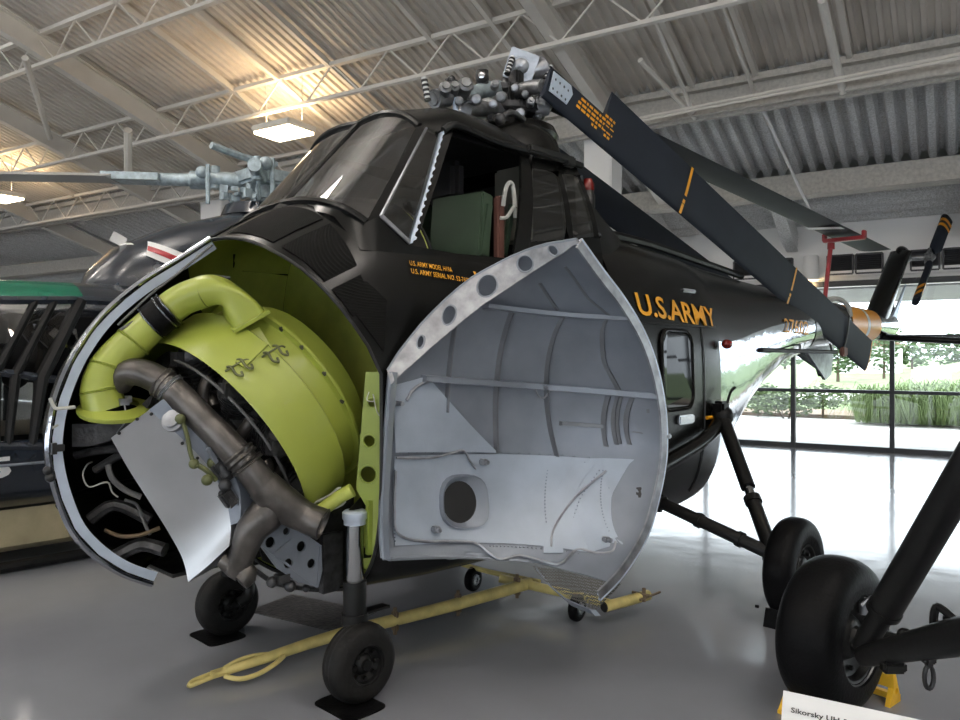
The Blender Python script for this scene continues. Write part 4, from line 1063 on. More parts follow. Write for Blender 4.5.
# sliding rear side panel with two panes
for s in (1,-1):
    f=lambda v:Vector((v.x*s,v.y,v.z))
    def sp(a,b): # a along 0..1, b up 0..1
        lo=lerp(D2,E1,a);hi=lerp(D3,E0,a);return lerp(lo,hi,b)+Vector((.03*math.sin(PI*b),0,0))
    def srow(a0,a1,b0,b1,n=6): return [[f(sp(a0+(a1-a0)*i/n,b0+(b1-b0)*j/n)) for i in range(n+1)] for j in range(n+1)]
    mb=MB()
    for a0,a1,b0,b1 in ((0,.16,0,1),(.16,1.0,0,.18),(.16,1.0,.88,1),(.58,.66,.18,.88),(.93,1.0,.18,.88)): mb.grid(srow(a0,a1,b0,b1))
    mb.solid(.02);sp_o=mb.build('sliding_panel',M['black'],HE,smooth=50)
    mb=MB();mb.grid(srow(.16,.58,.18,.88));mb.build('sliding_window',M['glass'],sp_o,smooth=60)
    mb=MB();mb.grid(srow(.66,.93,.18,.88));mb.build('aft_window',M['glass'],sp_o,smooth=60)
# aft fairing behind the cockpit down to the cabin roof
rows=[]
FS=[(1.98,.60,2.90,2.96),(2.18,.59,2.74,2.80),(2.40,.57,2.62,2.70),(2.62,.52,2.55,2.63),(2.9,.4,2.53,2.57)]
for y,w,ze,zc_ in FS:
    r=[]
    for k in range(11):
        a=k/10*PI/2;r.append(Vector((w*math.sin(a)**.8,y-.10*math.sin(a)**3,ze-.0+(zc_-ze)*math.cos(a)**.8)))
    r.append(Vector((w+.07,y-.15,2.42)));r.append(Vector((w+.08,y-.15,2.28)))
    rows.append(r)
mb=MB();mb.grid(rows);both(mb);mb.build('pylon_fairing',M['black'],HE,smooth=60)
mb=MB();mb.lathe([(.05,-.06),(.05,.05),(.042,.07),(.042,.12),(.03,.15),(0,.16)],(0.45, 2.243, 2.786),(0,0,1),16);bc=mb.build('beacon_lamp',M['black_plastic'],HE)
mb=MB();mb.lathe([(.044,0),(.044,.05),(.03,.085),(0,.09)],(0.45, 2.243, 2.872),(0,0,1),16);mb.build('red_lens',M['red_lens'],bc)
# interior: floor, bulkhead, seats
mb=MB();mb.box((0,1.32,2.20),(1.30,1.6,.03));mb.build('cockpit_floor',M['black_satin'],HE,smooth=0)
mb=MB();mb.box((0,1.88,2.56),(1.05,.04,.74));mb.build('cockpit_bulkhead',M['dark_lining'],HE,smooth=0)
mb=MB();mb.box((0,1.15,3.0),(.9,1.1,.03));mb.build('cockpit_headliner',M['dark_lining'],HE,smooth=0)
mb=MB();mb.box((.22,1.70,2.72),(.32,.07,.52),bev=.02);mb.build('insulation_panel',M['olive'],HE)
mb=MB();mb.box((-.60,1.35,2.63),(.03,1.4,.7));mb.build('starboard_side_lining',M['dark_lining'],HE,smooth=0)
def seat(x,y,name):
    mb=MB();mb.box((x,y+.20,2.50),(.42,.06,.52),Matrix.Rotation(-.10,3,'X'),bev=.015)
    so=mb.build(name,M['seat_green'],HE)
    mb=MB();mb.box((x,y,2.28),(.42,.42,.06),bev=.015).box((x+.205,y+.05,2.36),(.02,.4,.2)).box((x-.205,y+.05,2.36),(.02,.4,.2));mb.build('seat_pan',M['seat_green'],so)
    mb=MB();mb.box((x,y+.24,2.87),(.3,.09,.24),bev=.03);mb.build('headrest',M['dark_lining'],so)
    return so
seat(-.33,1.25,'crew_seat')
g=[Vector((0.42, 0.794, 2.573)),Vector((0.42, 0.763, 2.285)),Vector((0.42, 1.154, 2.278)),Vector((0.42, 1.226, 2.67))]
mb=MB();mb.plate([q for q in g],.30,nrm=(.0,1,.0)) if False else mb.box((.36,1.05,2.44),(.40,.11,.46),Matrix.Rotation(.12,3,'Z')@Matrix.Rotation(-.10,3,'X'),bev=.012)
st=mb.build('crew_seat',M['seat_green'],HE)
mb=MB();mb.box((.12,1.15,2.80),(.30,.12,.26),bev=.04);mb.build('headrest',M['dark_lining'],st)
mb=MB();mb.box((0.55, 1.195, 2.453),(.05,.06,.42),bev=.01);mb.build('seat_side_pad',M['red_brown'],st)
mb=MB();mb.beam((0.55, 1.313, 2.628),(0.55, 1.24, 2.312),.03,.03).beam((0.56, 1.095, 2.596),(0.56, 1.035, 2.292),.03,.04);mb.build('seat_rail',M['seat_green'],st,smooth=0)
mb=MB();mb.tube([(0.6, 1.176, 2.596),(0.62, 1.171, 2.676),(0.62, 1.198, 2.729),(0.62, 1.235, 2.734),(0.62, 1.253, 2.664),(0.62, 1.262, 2.599)],.014,n=6).tube([(0.6, 1.149, 2.52),(0.62, 1.189, 2.529),(0.62, 1.253, 2.598),(0.62, 1.262, 2.532)],.012,n=6);mb.build('harness',M['strap'],st)
mb=MB();mb.tube([(-.2,.55,2.22),(-.2,.60,2.5),(-.2,.66,2.6)],.015).tube([(.3,.5,2.22),(.3,.52,2.45)],.014);mb.build('control_stick',M['black_plastic'],HE)
mb=MB();mb.box((0,.62,2.50),(.9,.12,.20),Matrix.Rotation(.3,3,'X'),bev=.03);mb.build('instrument_panel',M['black_satin'],HE)
# ------------------------------------------------------------ rotor head
HB=Vector((0,1.9,3.56))
mb=MB();mb.lathe([(.34,-.34),(.36,-.30),(.33,-.24),(.20,-.20),(.12,-.18),(.12,-.05)],HB,(0,0,1),32)
mr=mb.build('main_rotor',M['black'],HE)
mb=MB();mb.lathe([(.24,-.16),(.26,-.14),(.26,-.10),(.14,-.08),(.12,0),(.16,.02),(.16,.06),(.07,.09),(.05,.14),(0,.15)],HB,(0,0,1),28);mb.build('swashplate',M['engine_grey'],mr)
def arm(pts,r,m='hub',n=10,nm='rotor_arm'):
    return MB().tube(pts,r,n=n,sm=3).build(nm,M[m],mr)
def onbox(c,sz,m,nm,rot=None,bev=.01): return MB().box(c,sz,rot,bev).build(nm,M[m],mr)
# forward arm (towards picture left)
arm([(0.05, 1.833, 3.473),(0.1, 1.593, 3.386),(0.15, 1.311, 3.303)],[.055,.05,.045],'hub')
onbox((0.1, 1.563, 3.386),(.07,.34,.07),'hub','arm_plate',Matrix.Rotation(.12,3,'X'))
arm([(0.0, 1.803, 3.606),(0.05, 1.586, 3.526),(0.1, 1.398, 3.441),(0.1, 1.286, 3.427)],[.05,.055,.045,.05],'pale_hub')
mb=MB();mb.cyl((0.05, 1.566, 3.549),(0.05, 1.566, 3.652),.045,n=20).lathe([(.047,0),(.05,.02),(.045,.06),(.02,.075),(.02,.085),(0,.085)],(0.05, 1.566, 3.597),(.6,-.68,-.05),20);mb.build('damper_reservoir',M['black_plastic'],mr)
MB().lathe([(.022,0),(.022,.012),(.01,.015),(0,.015)],Vector((0.05, 1.566, 3.597))+Vector((.051,-.058,-.004)),(.6,-.68,-.05),14).build('reservoir_cap',M['chrome'],mr)
mb=MB()
for q,r in (((0.15, 1.292, 3.436),.05),((0.15, 1.193, 3.398),.035),((0.15, 1.113, 3.372),.04)): mb.lathe([(r,-.06),(r,.06),(r*.6,.07),(r*.6,.085),(0,.085)],q,(.75,-.5,.2),16)
mb.box((0.12, 1.249, 3.413),(.05,.26,.06),bev=.01);mb.build('flapping_hinge',M['hub'],mr)
mb=MB();mb.lathe([(.065,0),(.06,.10),(.04,.13)],(0.1, 1.187, 3.37),Vector((0.1, 1.038, 3.322))-Vector((0.1, 1.187, 3.37)),18);mb.cyl((0.1, 1.187, 3.37),(0.1, 1.073, 3.33),.06,n=18);mb.build('spindle_housing',M['hub'],mr)
mb=MB();mb.box((0.15, 1.184, 3.454),(.04,.10,.04),bev=.01).ball((0.15, 1.175, 3.465),.03,8).ball((0.15, 1.122, 3.413),.028,8);mb.build('hinge_clevis',M['engine_grey'],mr)
arm([(0.15, 1.21, 3.358),(0.15, 1.219, 3.269)],.018,'silver_edge',nm='pitch_link')
def comb(c,ax,n=5,r=.024,sp=.034):
    ax=Vector(ax).normalized();c=Vector(c);dd=Vector((.7,-.6,.25)).normalized()
    for col,off in (('black_plastic',0),('white',.5)):
        mb=MB()
        for k in range(n): mb.lathe([(r*(1 if off==0 else .8),0),(r*(1 if off==0 else .8),sp*.5),],c+ax*sp*(k+off),ax,10)
        mb.build('fold_lock_pins',M[col],mr)
comb((0.1, 1.021, 3.305),(-.1,-.15,1),5,.022,.030)
# aft/port arm block with dome, cone, folded blade cuff
blk=Vector((0.1, 1.917, 3.761))
bx=Vector((.62,-.72,-.22)).normalized()
x_,y_,z_=basis(bx)
Rb=Matrix((x_,y_,z_)).transposed()
Rr=Rb@Matrix.Rotation(.35,3,'Z')
MB().box(blk,(.21,.21,.10),Rr,bev=.006).build('hinge_block',M['head_silver'],mr)
mb=MB();mb.lathe([(.078,.05),(.078,.058),(.066,.058),(.064,.054),(.056,.054),(.052,.075),(.036,.092),(.014,.099),(.012,.104),(0,.104)],blk,bx,28);mb.build('hinge_cap',M['head_silver'],mr)
comb((0.1, 1.767, 3.671),Vector((0.1, 1.83, 3.815))-Vector((0.1, 1.767, 3.671)),5,.022,.030)
mb=MB();mb.lathe([(.05,0),(.075,.05),(.085,.10),(.05,.13)],(0.15, 1.968, 3.726),Vector((0.2, 2.065, 3.767))-Vector((0.15, 1.968, 3.726)),20);mb.build('sleeve_cone',M['steel'],mr)
comb((0.25, 2.003, 3.653),Vector((0.25, 2.083, 3.788))-Vector((0.25, 2.003, 3.653)),4,.020,.034)
mb=MB();mb.box((0.1, 1.863, 3.54),(.10,.08,.36),bev=.015).box((0.16, 1.742, 3.469),(.03,.05,.24),bev=.008).box((0.16, 1.858, 3.49),(.03,.05,.22),bev=.008).cyl((0.18, 1.73, 3.379),(0.18, 1.857, 3.407),.03);mb.build('hinge_yoke',M['engine'],mr)
mb=MB();mb.ball((0.25, 1.992, 3.473),.06,12,(1,1,1.1)).cyl((0.2, 1.931, 3.441),(0.26, 2.014, 3.461),.06,n=18).lathe([(.075,0),(.075,.012),(.06,.014)],(0.2, 1.953, 3.453),(.6,.6,0),20);mb.build('pitch_horn',M['head_silver'],mr)
mb=MB();mb.ball((0.2, 1.898, 3.596),.032,8).ball((0.22, 1.962, 3.579),.03,8).cyl((0.22, 1.94, 3.573),(0.22, 1.962, 3.366),.013,n=8).box((0.2, 1.92, 3.538),(.05,.05,.09),bev=.01).ball((0.2, 1.866, 3.454),.035,8).ball((0.22, 1.962, 3.394),.03,8);mb.build('control_rod',M['hub'],mr)
mb=MB();mb.tube([(0.25, 1.501, 3.232),(0.3, 1.575, 3.317),(0.3, 1.717, 3.295)],.02,n=8).box((0.2, 1.636, 3.285),(.06,.3,.05),bev=.01).ball((0.3, 1.476, 3.249),.04,8);mb.build('scissor_link',M['engine_grey'],mr)
rb_=random.Random(21)
for (x,y,r,l) in ((468,84,.03,.05),(476,98,.035,.05),(495,83,.03,.06),(500,97,.04,.05),(515,86,.03,.05),(525,93,.025,.05),(531,101,.03,.04),(541,96,.025,.05),(459,102,.03,.04),(492,104,.03,.05),(520,112,.035,.05),(529,116,.03,.05)):
    pass
for q,r in (((0.2, 1.279, 3.453),.030),((0.22, 1.333, 3.364),.034),((0.2, 1.536, 3.518),.03),((0.22, 1.573, 3.435),.038),((0.25, 1.682, 3.516),.028),((0.28, 1.751, 3.485),.026),((0.3, 1.791, 3.442),.03),((0.2, 1.198, 3.324),.03),((0.22, 1.495, 3.37),.03),((0.3, 1.676, 3.333),.034)):
    mb=MB();ax0=Vector((rb_.uniform(.4,.8),-.7,rb_.uniform(-.3,.3)));mb.lathe([(r,-.05),(r,.0),(r*.8,.006),(r*.8,.014),(r*.45,.016),(r*.45,.03),(0,.03)],q,ax0,14);mb.build('head_fitting',M['hub' if rb_.random()<.6 else 'steel'],mr)
# deck around the mast
mb=MB();mb.lathe([(.44,-.16),(.40,-.02),(.34,.05),(.0,.06)],(0,1.82,3.22),(0,0,1),36);mb.build('mast_fairing',M['black'],HE)
# blades
def blade_sec(org,chord,thk,nrm,n=10):
    out=[]
    for k in range(n+1):
        x=.5*(1-math.cos(PI*k/n));t=thk*5*(.2969*math.sqrt(x)-.126*x-.3516*x*x+.2843*x**3-.1036*x**4)
        out.append((x,t))
    up=[org+chord*x+nrm*t for x,t in out];dn=[org+chord*x-nrm*t for x,t in out[::-1]][1:-1]
    return up+dn
def blade(a,b,ch,name,cuff=.12,thk=.05,root_k=.55):
    a,b,ch=Vector(a),Vector(b),Vector(ch)
    s=(b-a).normalized();nrm=s.cross(ch).normalized()
    L_=(b-a).length
    mb=MB();rows=[]
    for t,k in ((cuff,1),(.3,1),(.5,1),(.7,1),(.85,1),(1,1)): rows.append(blade_sec(a+(b-a)*t,ch*k,thk,nrm))
    vs=mb.grid([r+[r[0]] for r in rows])
    mb.b.faces.new([mb.b.verts.new(q) for q in rows[0]]);mb.b.faces.new([mb.b.verts.new(q) for q in rows[-1]])
    bo=mb.build(name,M['blade'],mr,smooth=50)
    mb=MB();mb.grid([blade_sec(a,ch*root_k,thk*.9,nrm)+[blade_sec(a,ch*root_k,thk*.9,nrm)[0]],blade_sec(a+(b-a)*(cuff+.01),ch*root_k,thk*.9,nrm)+[blade_sec(a+(b-a)*(cuff+.01),ch*root_k,thk*.9,nrm)[0]]]);mb.b.faces.new([mb.b.verts.new(q) for q in blade_sec(a,ch*root_k,thk*.9,nrm)]);mb.build('blade_root',M['blade'],bo,smooth=50)
    return bo,s,nrm,a,b,ch
b1,s1_,n1_,a1_,e1_,c1_=blade((.40,1.777,3.442),(.30,8.6,1.488),(.063,.115,.396),'rotor_blade',cuff=.094)
sg=1 if n1_.x>0 else -1
def onblade(t,c,off=.025): return a1_+(e1_-a1_)*t+c1_*c+n1_*sg*off
# silver root plate with holes
mb=MB();pts=[onblade(.004,.02,.03),onblade(.004,.55,.03),onblade(.012,.60,.03),onblade(.050,.50,.03),onblade(.058,.40,.03),onblade(.05,.06,.03)]
pts=[onblade(.004,.14,.024),onblade(.002,.47,.024),onblade(.030,.49,.024),onblade(.036,.38,.024),onblade(.032,.16,.024)]
hh=[(onblade(.008+.0068*i,.22+.16*j,.024),.010) for i in range(4) for j in range(2)]
mb.plate(pts,.006,hh,nrm=n1_*sg);mb.build('root_plate',M['silver_edge'],b1,smooth=0)
for i,(t_,) in enumerate(((.27,),(.61,))):
    mb=MB();mb.grid([[onblade(t_+dt,c,.0265-.018*abs(c-.35)) for c in (0.0,.25,.5,.75,1.0)] for dt in (0,.0055)]);mb.build('yellow_band',M['orange'],b1)
mb=MB()
rr=random.Random(9)
for j,(c,t0,t1) in enumerate(((.50,.092,.112),(.42,.050,.108),(.34,.047,.112),(.26,.046,.112),(.18,.075,.085),(.18,.098,.110))):
    t_=t0
    while t_<t1:
        l=rr.uniform(.003,.009)
        mb.quad(onblade(t_,c,.0245),onblade(min(t_+l,t1),c,.0245),onblade(min(t_+l,t1),c+.045,.0245),onblade(t_,c+.045,.0245));t_+=l+.0018
mb.build('stencil_lines',M['orange'],b1,smooth=0,recalc=False)
mb=MB();mb.tube([onblade(.865,-.05,.03),onblade(.862,.5,.036),onblade(.855,1.05,.02)],.012,n=6);mb.build('tie_cord',M['black_plastic'],b1)
mb=MB();mb.box(onblade(.868,.0,.03),(.06,.14,.12),bev=.015);mb.build('tie_pad',M['red_brown'],b1)
mb=MB();mb.grid([blade_sec(e1_+(e1_-a1_).normalized()*d,c1_,.051,n1_)+[blade_sec(e1_+(e1_-a1_).normalized()*d,c1_,.051,n1_)[0]] for d in (-.012,.012)]);mb.build('tip_edge',M['orange_paint'],b1)
blade((-.40,1.777,3.442),(-.30,8.6,1.488),(-.063,.115,.396),'rotor_blade',cuff=.105)
BT=Vector((0.2, 9.236, 3.16));BR=Vector((.05,2.1,3.62))
b2,*_r=blade(BR+Vector((-.10,0,0)),BT+Vector((-.18,0,.02)),(.41,.05,-.03),'rotor_blade',cuff=.12)
a2_,e2_,c2_=_r[2],_r[3],_r[4]
mb=MB();mb.grid([[a2_+(e2_-a2_)*t_+c2_*c+Vector((0,0,-.03)) for c in (0,.3,.7,1.0)] for t_ in (.735,.755)]);mb.build('white_tape',M['white'],b2)
MB().tube([HB,lerp(HB,a2_,.5),a2_+Vector((.1,0,0)),lerp(a2_,e2_,.03)+Vector((.1,0,0))],.05,n=10).build('rotor_arm',M['hub'],mr)
MB().tube([HB,(-.22,1.85,3.52),(-.40,1.80,3.50)],.06,n=10).build('rotor_arm',M['hub'],mr)
MB().tube([HB,(.22,1.82,3.55),(.40,1.80,3.52)],.05,n=10).build('rotor_arm',M['hub'],mr)
# ------------------------------------------------------------ cabin side details
S_=[];
def side(u,z,off=.006): return hull_pt(u,z,off)
mb=MB()
U0=(0.788, 2.401, 1.993);U1=(0.758, 2.411, 2.142)
text_mesh(mb,'U.S.ARMY',lambda x,y: side(2.365+(3.58-2.365)*x-.02*y, (1.98+.160*y)+(1.912-1.98)*x + .008*x*y,.008),bold=.02,cuts=1)
mb.build('side_lettering',M['orange'],fus,smooth=0)
mb=MB()
text_mesh(mb,'U.S. ARMY MODEL H19A',lambda x,y: side(.34+.27*x,2.160+.027*y-.018*x,.008),bold=.012,cuts=1)
text_mesh(mb,'U.S. ARMY SERIAL NO. 52-7602',lambda x,y: side(.34+.385*x,2.118+.027*y-.026*x,.008),bold=.012,cuts=1)
mb.quad(side(.765,2.160,.008),side(.79,2.10,.008),side(.808,2.10,.008),side(.783,2.160,.008))
mb.build('nose_stencil',M['orange'],fus,smooth=0)
# cabin door with rounded window
def rrect(u0,u1,z0,z1,r,off,n=5):
    out=[]
    for cu,cz,a0 in ((u1-r,z1-r,0),(u0+r,z1-r,PI/2),(u0+r,z0+r,PI),(u1-r,z0+r,1.5*PI)):
        for k in range(n+1):
            a=a0+k/n*PI/2;out.append(side(cu+r*math.cos(a),cz+r*math.sin(a),off))
    return out
mb=MB();mb.b.faces.new([mb.b.verts.new(q) for q in rrect(2.64,3.06,1.32,1.86,.09,.012)]);wn=mb.build('cabin_window',mat('dark_cabin_glazing',(.008,.009,.012),.04,spec=.15),fus,smooth=0)
mb=MB();mb.tube(rrect(2.62,3.08,1.30,1.88,.10,.010),.016,n=8,sm=1,closed=True);mb.build('window_rim',M['black'],wn)
mb=MB();mb.tube([side(2.2+.05*k,1.925-.0*k,.006) for k in range(28)],.007,n=6,sm=1).tube([side(3.28,1.92-.05*k,.006) for k in range(27)],.005,n=6,sm=1).tube([side(2.25,1.92-.05*k,.006) for k in range(27)],.005,n=6,sm=1);mb.build('door_seam',M['black_plastic'],fus)
mb=MB();mb.box(side(2.95,1.22,.02),(.03,.22,.07),bev=.01);mb.box(side(3.2,2.2,.01),(.02,.2,.03),bev=.008);mb.build('door_handle',M['chrome'],fus)
mb=MB();mb.tube([side(3.3+.04*k,1.21,.012) for k in range(8)],.014,n=6,sm=1);mb.build('orange_line',M['orange'],fus)
mb=MB();q=Vector((0.82, 3.632, 1.789));mb.ball(q,.05,10,(.8,1.2,.8));mb.build('navigation_lamp',M['red_lens'],fus)
# drive shaft tunnel along the roof
mb=MB();mb.tube([(.42,2.55,2.60),(.36,3.2,2.60),(.30,4.0,2.56),(.20,5.2,2.50)],.035,n=8);mb.build2('shaft_cover_edge',M['black_satin'],fus)
# ------------------------------------------------------------ aft fuselage and tail boom
T=[(3.6,2.57,.41,.785,1.3,2.9,2.9),(3.75,2.555,.47,.765,1.35,2.7,2.7),(4.1,2.535,.72,.71,1.45,2.5,2.5),(4.6,2.51,1.02,.63,1.6,2.4,2.4),(5.2,2.48,1.30,.54,1.75,2.3,2.3),(6.0,2.45,1.56,.44,1.9,2.2,2.2),(7.0,2.42,1.72,.34,2.02,2.1,2.1),(8.4,2.38,1.83,.25,2.1,2,2),(9.6,2.35,1.90,.19,2.12,2,2),(10.4,2.33,1.95,.15,2.14,2,2),(10.9,2.30,2.02,.09,2.16,2,2)]
tu=[3.6+.2*i for i in range(37)]+[10.9]
def trow(u,t0,t1,n): return [sec_pt(u,t0+(t1-t0)*k/n,T) for k in range(n+1)]
TS=1.30
mb=MB();mb.grid([trow(u,0,TS,12) for u in tu]);both(mb);tb=mb.build('tail_boom',M['black'],HE,smooth=50)
mb=MB();rows=[trow(u,TS,PI,18) for u in tu];mb.grid(rows);both(mb);mb.build('polished_underside',M['polish'],tb,smooth=50)
mb=MB();mb.b.faces.new([mb.b.verts.new(q) for q in [sec_pt(10.9,PI*k/12,T) for k in range(13)]+[Vector((-sec_pt(10.9,PI*k/12,T).x,10.9,sec_pt(10.9,PI*k/12,T).z)) for k in range(11,0,-1)]]);mb.build('boom_end',M['black'],tb,smooth=0)
def tside(u,z,off=.008): return Vector((hv(u,z,T)+off,u,z))
mb=MB();text_mesh(mb,'27602',lambda x,y: tside(5.55+.85*x,1.93+.15*y-.01*x,.012),bold=.01,shear=.15,cuts=1);mb.build('tail_number',M['orange'],tb,smooth=0)
def ringband(u0,u1,m,nm,off=.006,t0=0,t1=PI):
    mb=MB();rows=[]
    for k in range(7):
        u=u0+(u1-u0)*k/6;rows.append([q+Vector((off*math.sin(t0+(t1-t0)*i/20),0,off*math.cos(t0+(t1-t0)*i/20))) for i,q in enumerate(trow(u,t0,t1,20))])
    mb.grid(rows);both(mb);return mb.build(nm,M[m],tb,smooth=60)
ringband(8.3,9.0,'orange_paint','orange_band');ringband(9.0,9.12,'white','white_band',.008);ringband(9.12,9.7,'orange_paint','orange_band')
ringband(6.75,7.5,'black','black_panel',.006,1.2,2.3)
# fin / pylon
F0=[(9.66,2.15),(10.55,2.12)];F1=[(11.16,3.36),(11.62,3.36)]
rows=[]
for k in range(9):
    t_=k/8;u0=F0[0][0]+(F1[0][0]-F0[0][0])*t_;u1=F0[1][0]+(F1[1][0]-F0[1][0])*t_;z=F0[0][1]+(F1[0][1]-F0[0][1])*t_
    rows.append([Vector((x,y,z_)) for x,y,z_ in [(q.x,q.y,q.z) for q in blade_sec(Vector((0,u0,z)),Vector((0,u1-u0,0)),.30,Vector((1,0,0)))]])
mb=MB();mb.grid([r+[r[0]] for r in rows]);mb.b.faces.new([mb.b.verts.new(q) for q in rows[-1]]);mb.solid(.004) if False else None
fin=mb.build('tail_fin',M['black'],HE,smooth=50)
mb=MB();mb.ball((0,11.38,3.36),.15,12,(.5,1.6,.6));mb.build('fin_cap',M['black'],fin)
mb=MB();mb.grid([[Vector((s_*.0,F0[1][0]-.02+(F1[1][0]-F0[1][0])*k/6,F0[1][1]-.1+(2.95-F0[1][1])*k/6)) for s_ in (0,)]+[Vector((0,F0[1][0]+.32-.0+(F1[1][0]-F0[1][0]-.35)*k/6,F0[1][1]-.1+(2.95-F0[1][1])*k/6))] for k in range(7)]);mb.solid(.03);mb.build('trailing_panel',M['silver_edge'],fin,smooth=0)
# tail rotor on the left side
TH=Vector((.34,11.5,3.25))
mb=MB();mb.cyl((0.02,11.4,3.26),(.36,11.5,3.25),.045,n=14).ball((.05,11.4,3.27),.09,10)
tr=mb.build('tail_rotor',M['hub'],HE)
mb=MB();mb.cyl(TH-Vector((.05,0,0)),TH+Vector((.06,0,0)),.07,n=18).ball(TH+Vector((.06,0,0)),.05,8).box(TH,(.05,.12,.34),Matrix.Rotation(-.7,3,'X'),bev=.01).box(TH,(.04,.05,.2),Matrix.Rotation(.8,3,'X'),bev=.01);mb.build('hub',M['hub'],tr)
def tblade(tip):
    tip=Vector(tip);d=(tip-TH).normalized();ch=d.cross(Vector((1,0,0))).normalized()
    mb=MB();rows=[blade_sec(TH+d*l-ch*.09*k,ch*.16*k+Vector((.13*k,0,0)),.10,(ch*.13-Vector((.16,0,0))).normalized()) for l,k in ((.14,.5),(.26,1),(1.15,1))]
    mb.grid([r+[r[0]] for r in rows]);mb.b.faces.new([mb.b.verts.new(q) for q in rows[-1]]);bo=mb.build('tail_rotor_blade',M['blade'],tr,smooth=50)
    for l0,l1,m in ((.80,.88,'orange_paint'),(.88,.95,'black_plastic'),(.95,1.03,'orange_paint')):
        rws=[[q+(Vector((.003,0,0)) if i<11 else Vector((-.003,0,0))) for i,q in enumerate(blade_sec(TH+d*l-ch*.092,ch*.164+Vector((.134,0,0)),.112,(ch*.13-Vector((.16,0,0))).normalized()))] for l in (l0,l1)]
        MB_=MB();MB_.grid([r+[r[0]] for r in rws]);MB_.build('tip_band',M[m],bo,smooth=50)
tblade((0.34, 12.331, 3.917));tblade((0.34, 10.613, 2.528))
# stabilisers, antenna rod, tail skid
mb=MB()
rows=[blade_sec(Vector((x,y,z)),Vector((0,c,0)),.10,Vector((0,0,1))) for x,y,z,c in ((.0,10.0,1.97,.5),(.55,10.1,1.93,.4),(1.15,10.2,1.89,.3))]
mb.grid([r+[r[0]] for r in rows]);mb.b.faces.new([mb.b.verts.new(q) for q in rows[-1]]);both(mb);mb.build('tail_stabiliser',M['black'],HE,smooth=50)
mb=MB();mb.cyl((0.62, 4.72, 1.747),(0.62, 6.647, 1.733),.022,n=10).cyl((0.62, 5.637, 1.741),(0.36, 6.299, 1.821),.012,n=8).cyl((0.62, 6.525, 1.733),(0.3, 7.367, 1.833),.012,n=8);mb.build('antenna_rod',M['black_satin'],HE)
mb=MB();mb.plate([(0,7.3,1.76),(0,8.25,1.83),(0,8.15,1.45),(0,7.95,1.38)],.04,nrm=(1,0,0));sk=mb.build('ventral_fin',M['steel'],HE,smooth=0)
mb=MB();mb.cyl((0.0, 7.564, 1.813),(0.0, 7.863, 1.444),.03,n=10);mb.build('tail_skid',M['black_satin'],sk)
# aft slats on lower cone edge: rear bulkhead post strut pads are with the gear below
# ------------------------------------------------------------ landing gear
def wheel(name,c,ax,R,w,par,hubm='black_satin',rim=.55,m='rubber',bulge=1.0,grooves=False):
    c=Vector(c);ax=Vector(ax).normalized()
    prof=[]
    for k in range(25):
        a=-PI*.5*1.16+PI*1.16*k/24
        cy=math.sin(a);cx=math.cos(a)
        rr_=R-w*.46+w*.46*math.copysign(abs(cx)**.75,cx)
        prof.append((rr_,w*.5*math.copysign(abs(cy)**.8,cy)))
    r0=R*rim
    prof=[(r0,-w*.40)]+[p for p in prof if p[0]>r0]+[(r0,w*.40)]
    mb=MB();mb.lathe(prof,c,ax,48,cap=False)
    o=mb.build(name,M[m],par,smooth=60)
    mb=MB();mb.lathe([(r0,w*.40),(r0*.98,w*.43),(r0*.92,w*.42),(r0*.86,w*.30),(r0*.55,w*.20),(r0*.45,w*.32),(r0*.30,w*.36),(r0*.26,w*.44),(0,w*.45)],c,ax,32,cap=False).lathe([(r0,-w*.40),(r0*.9,-w*.38),(r0*.5,-w*.2),(0,-w*.25)],c,ax,32,cap=False)
    x,y,_=basis(ax)
    for k in range(8):
        a=2*PI*k/8;q=c+ax*w*.26+(x*math.cos(a)+y*math.sin(a))*r0*.70;mb.cyl(q,q+ax*.018,.012,n=8)
    mb.build('wheel_hub',M[hubm],o,smooth=40)
    # tread grooves
    if not grooves: return o
    mb=MB()
    for l in (-.25,-.09,.09,.25):
        rad=R-w*.46+w*.46*(1-min(1,abs(l)/.5*1.0)**2)**.38+.0006
        mb.tube([c+ax*l*w+(x*math.cos(2*PI*k/40)+y*math.sin(2*PI*k/40))*(rad-.001) for k in range(40)],.0022,n=4,sm=1,closed=True)
    mb.build('tread_groove',M['black_plastic'],o)
    return o
NW=Vector((.665,.0,.195));
for s in (1,-1):
    ng=MB();ng.cyl((s*.61,.07,.52),(s*.61,.07,.86),.045,n=20)
    root=ng.build('nose_gear',M['chrome'],HE)
    mb=MB();mb.lathe([(.055,0),(.055,.02),(.062,.03),(.062,.06),(.05,.07)],(s*.61,.07,.86),(0,0,1),24);mb.build('collar',M['silver_edge'],root)
    mb=MB();mb.cyl((s*.61,.07,.40),(s*.61,.07,.58),.058,n=20).cyl((s*.61,.07,.37),(s*.61,.07,.42),.066,n=20).tube([(s*.61,.07,.40),(s*.58,.13,.36),(s*.56,.15,.25),(s*.575,.09,.195)],.035,n=10).box((s*.61,.17,.41),(.06,.2,.012)).cyl((s*.57,.06,.195),(s*.70,.06,.195),.02,n=10);mb.build('gear_fork',M['black_satin'],root)
    wheel('nose_wheel',(s*.660,.06,.193),(1,0,0),.193,.155,root,rim=.50,m='rubber_worn',grooves=True)
    mb=MB();mb.beam((s*.55,.10,.70),(s*.40,.45,.62),.06,.05).tube([(s*.60,.05,.90),(s*.50,.3,1.0)],.03);mb.build('gear_brace',M['black_satin'],root)
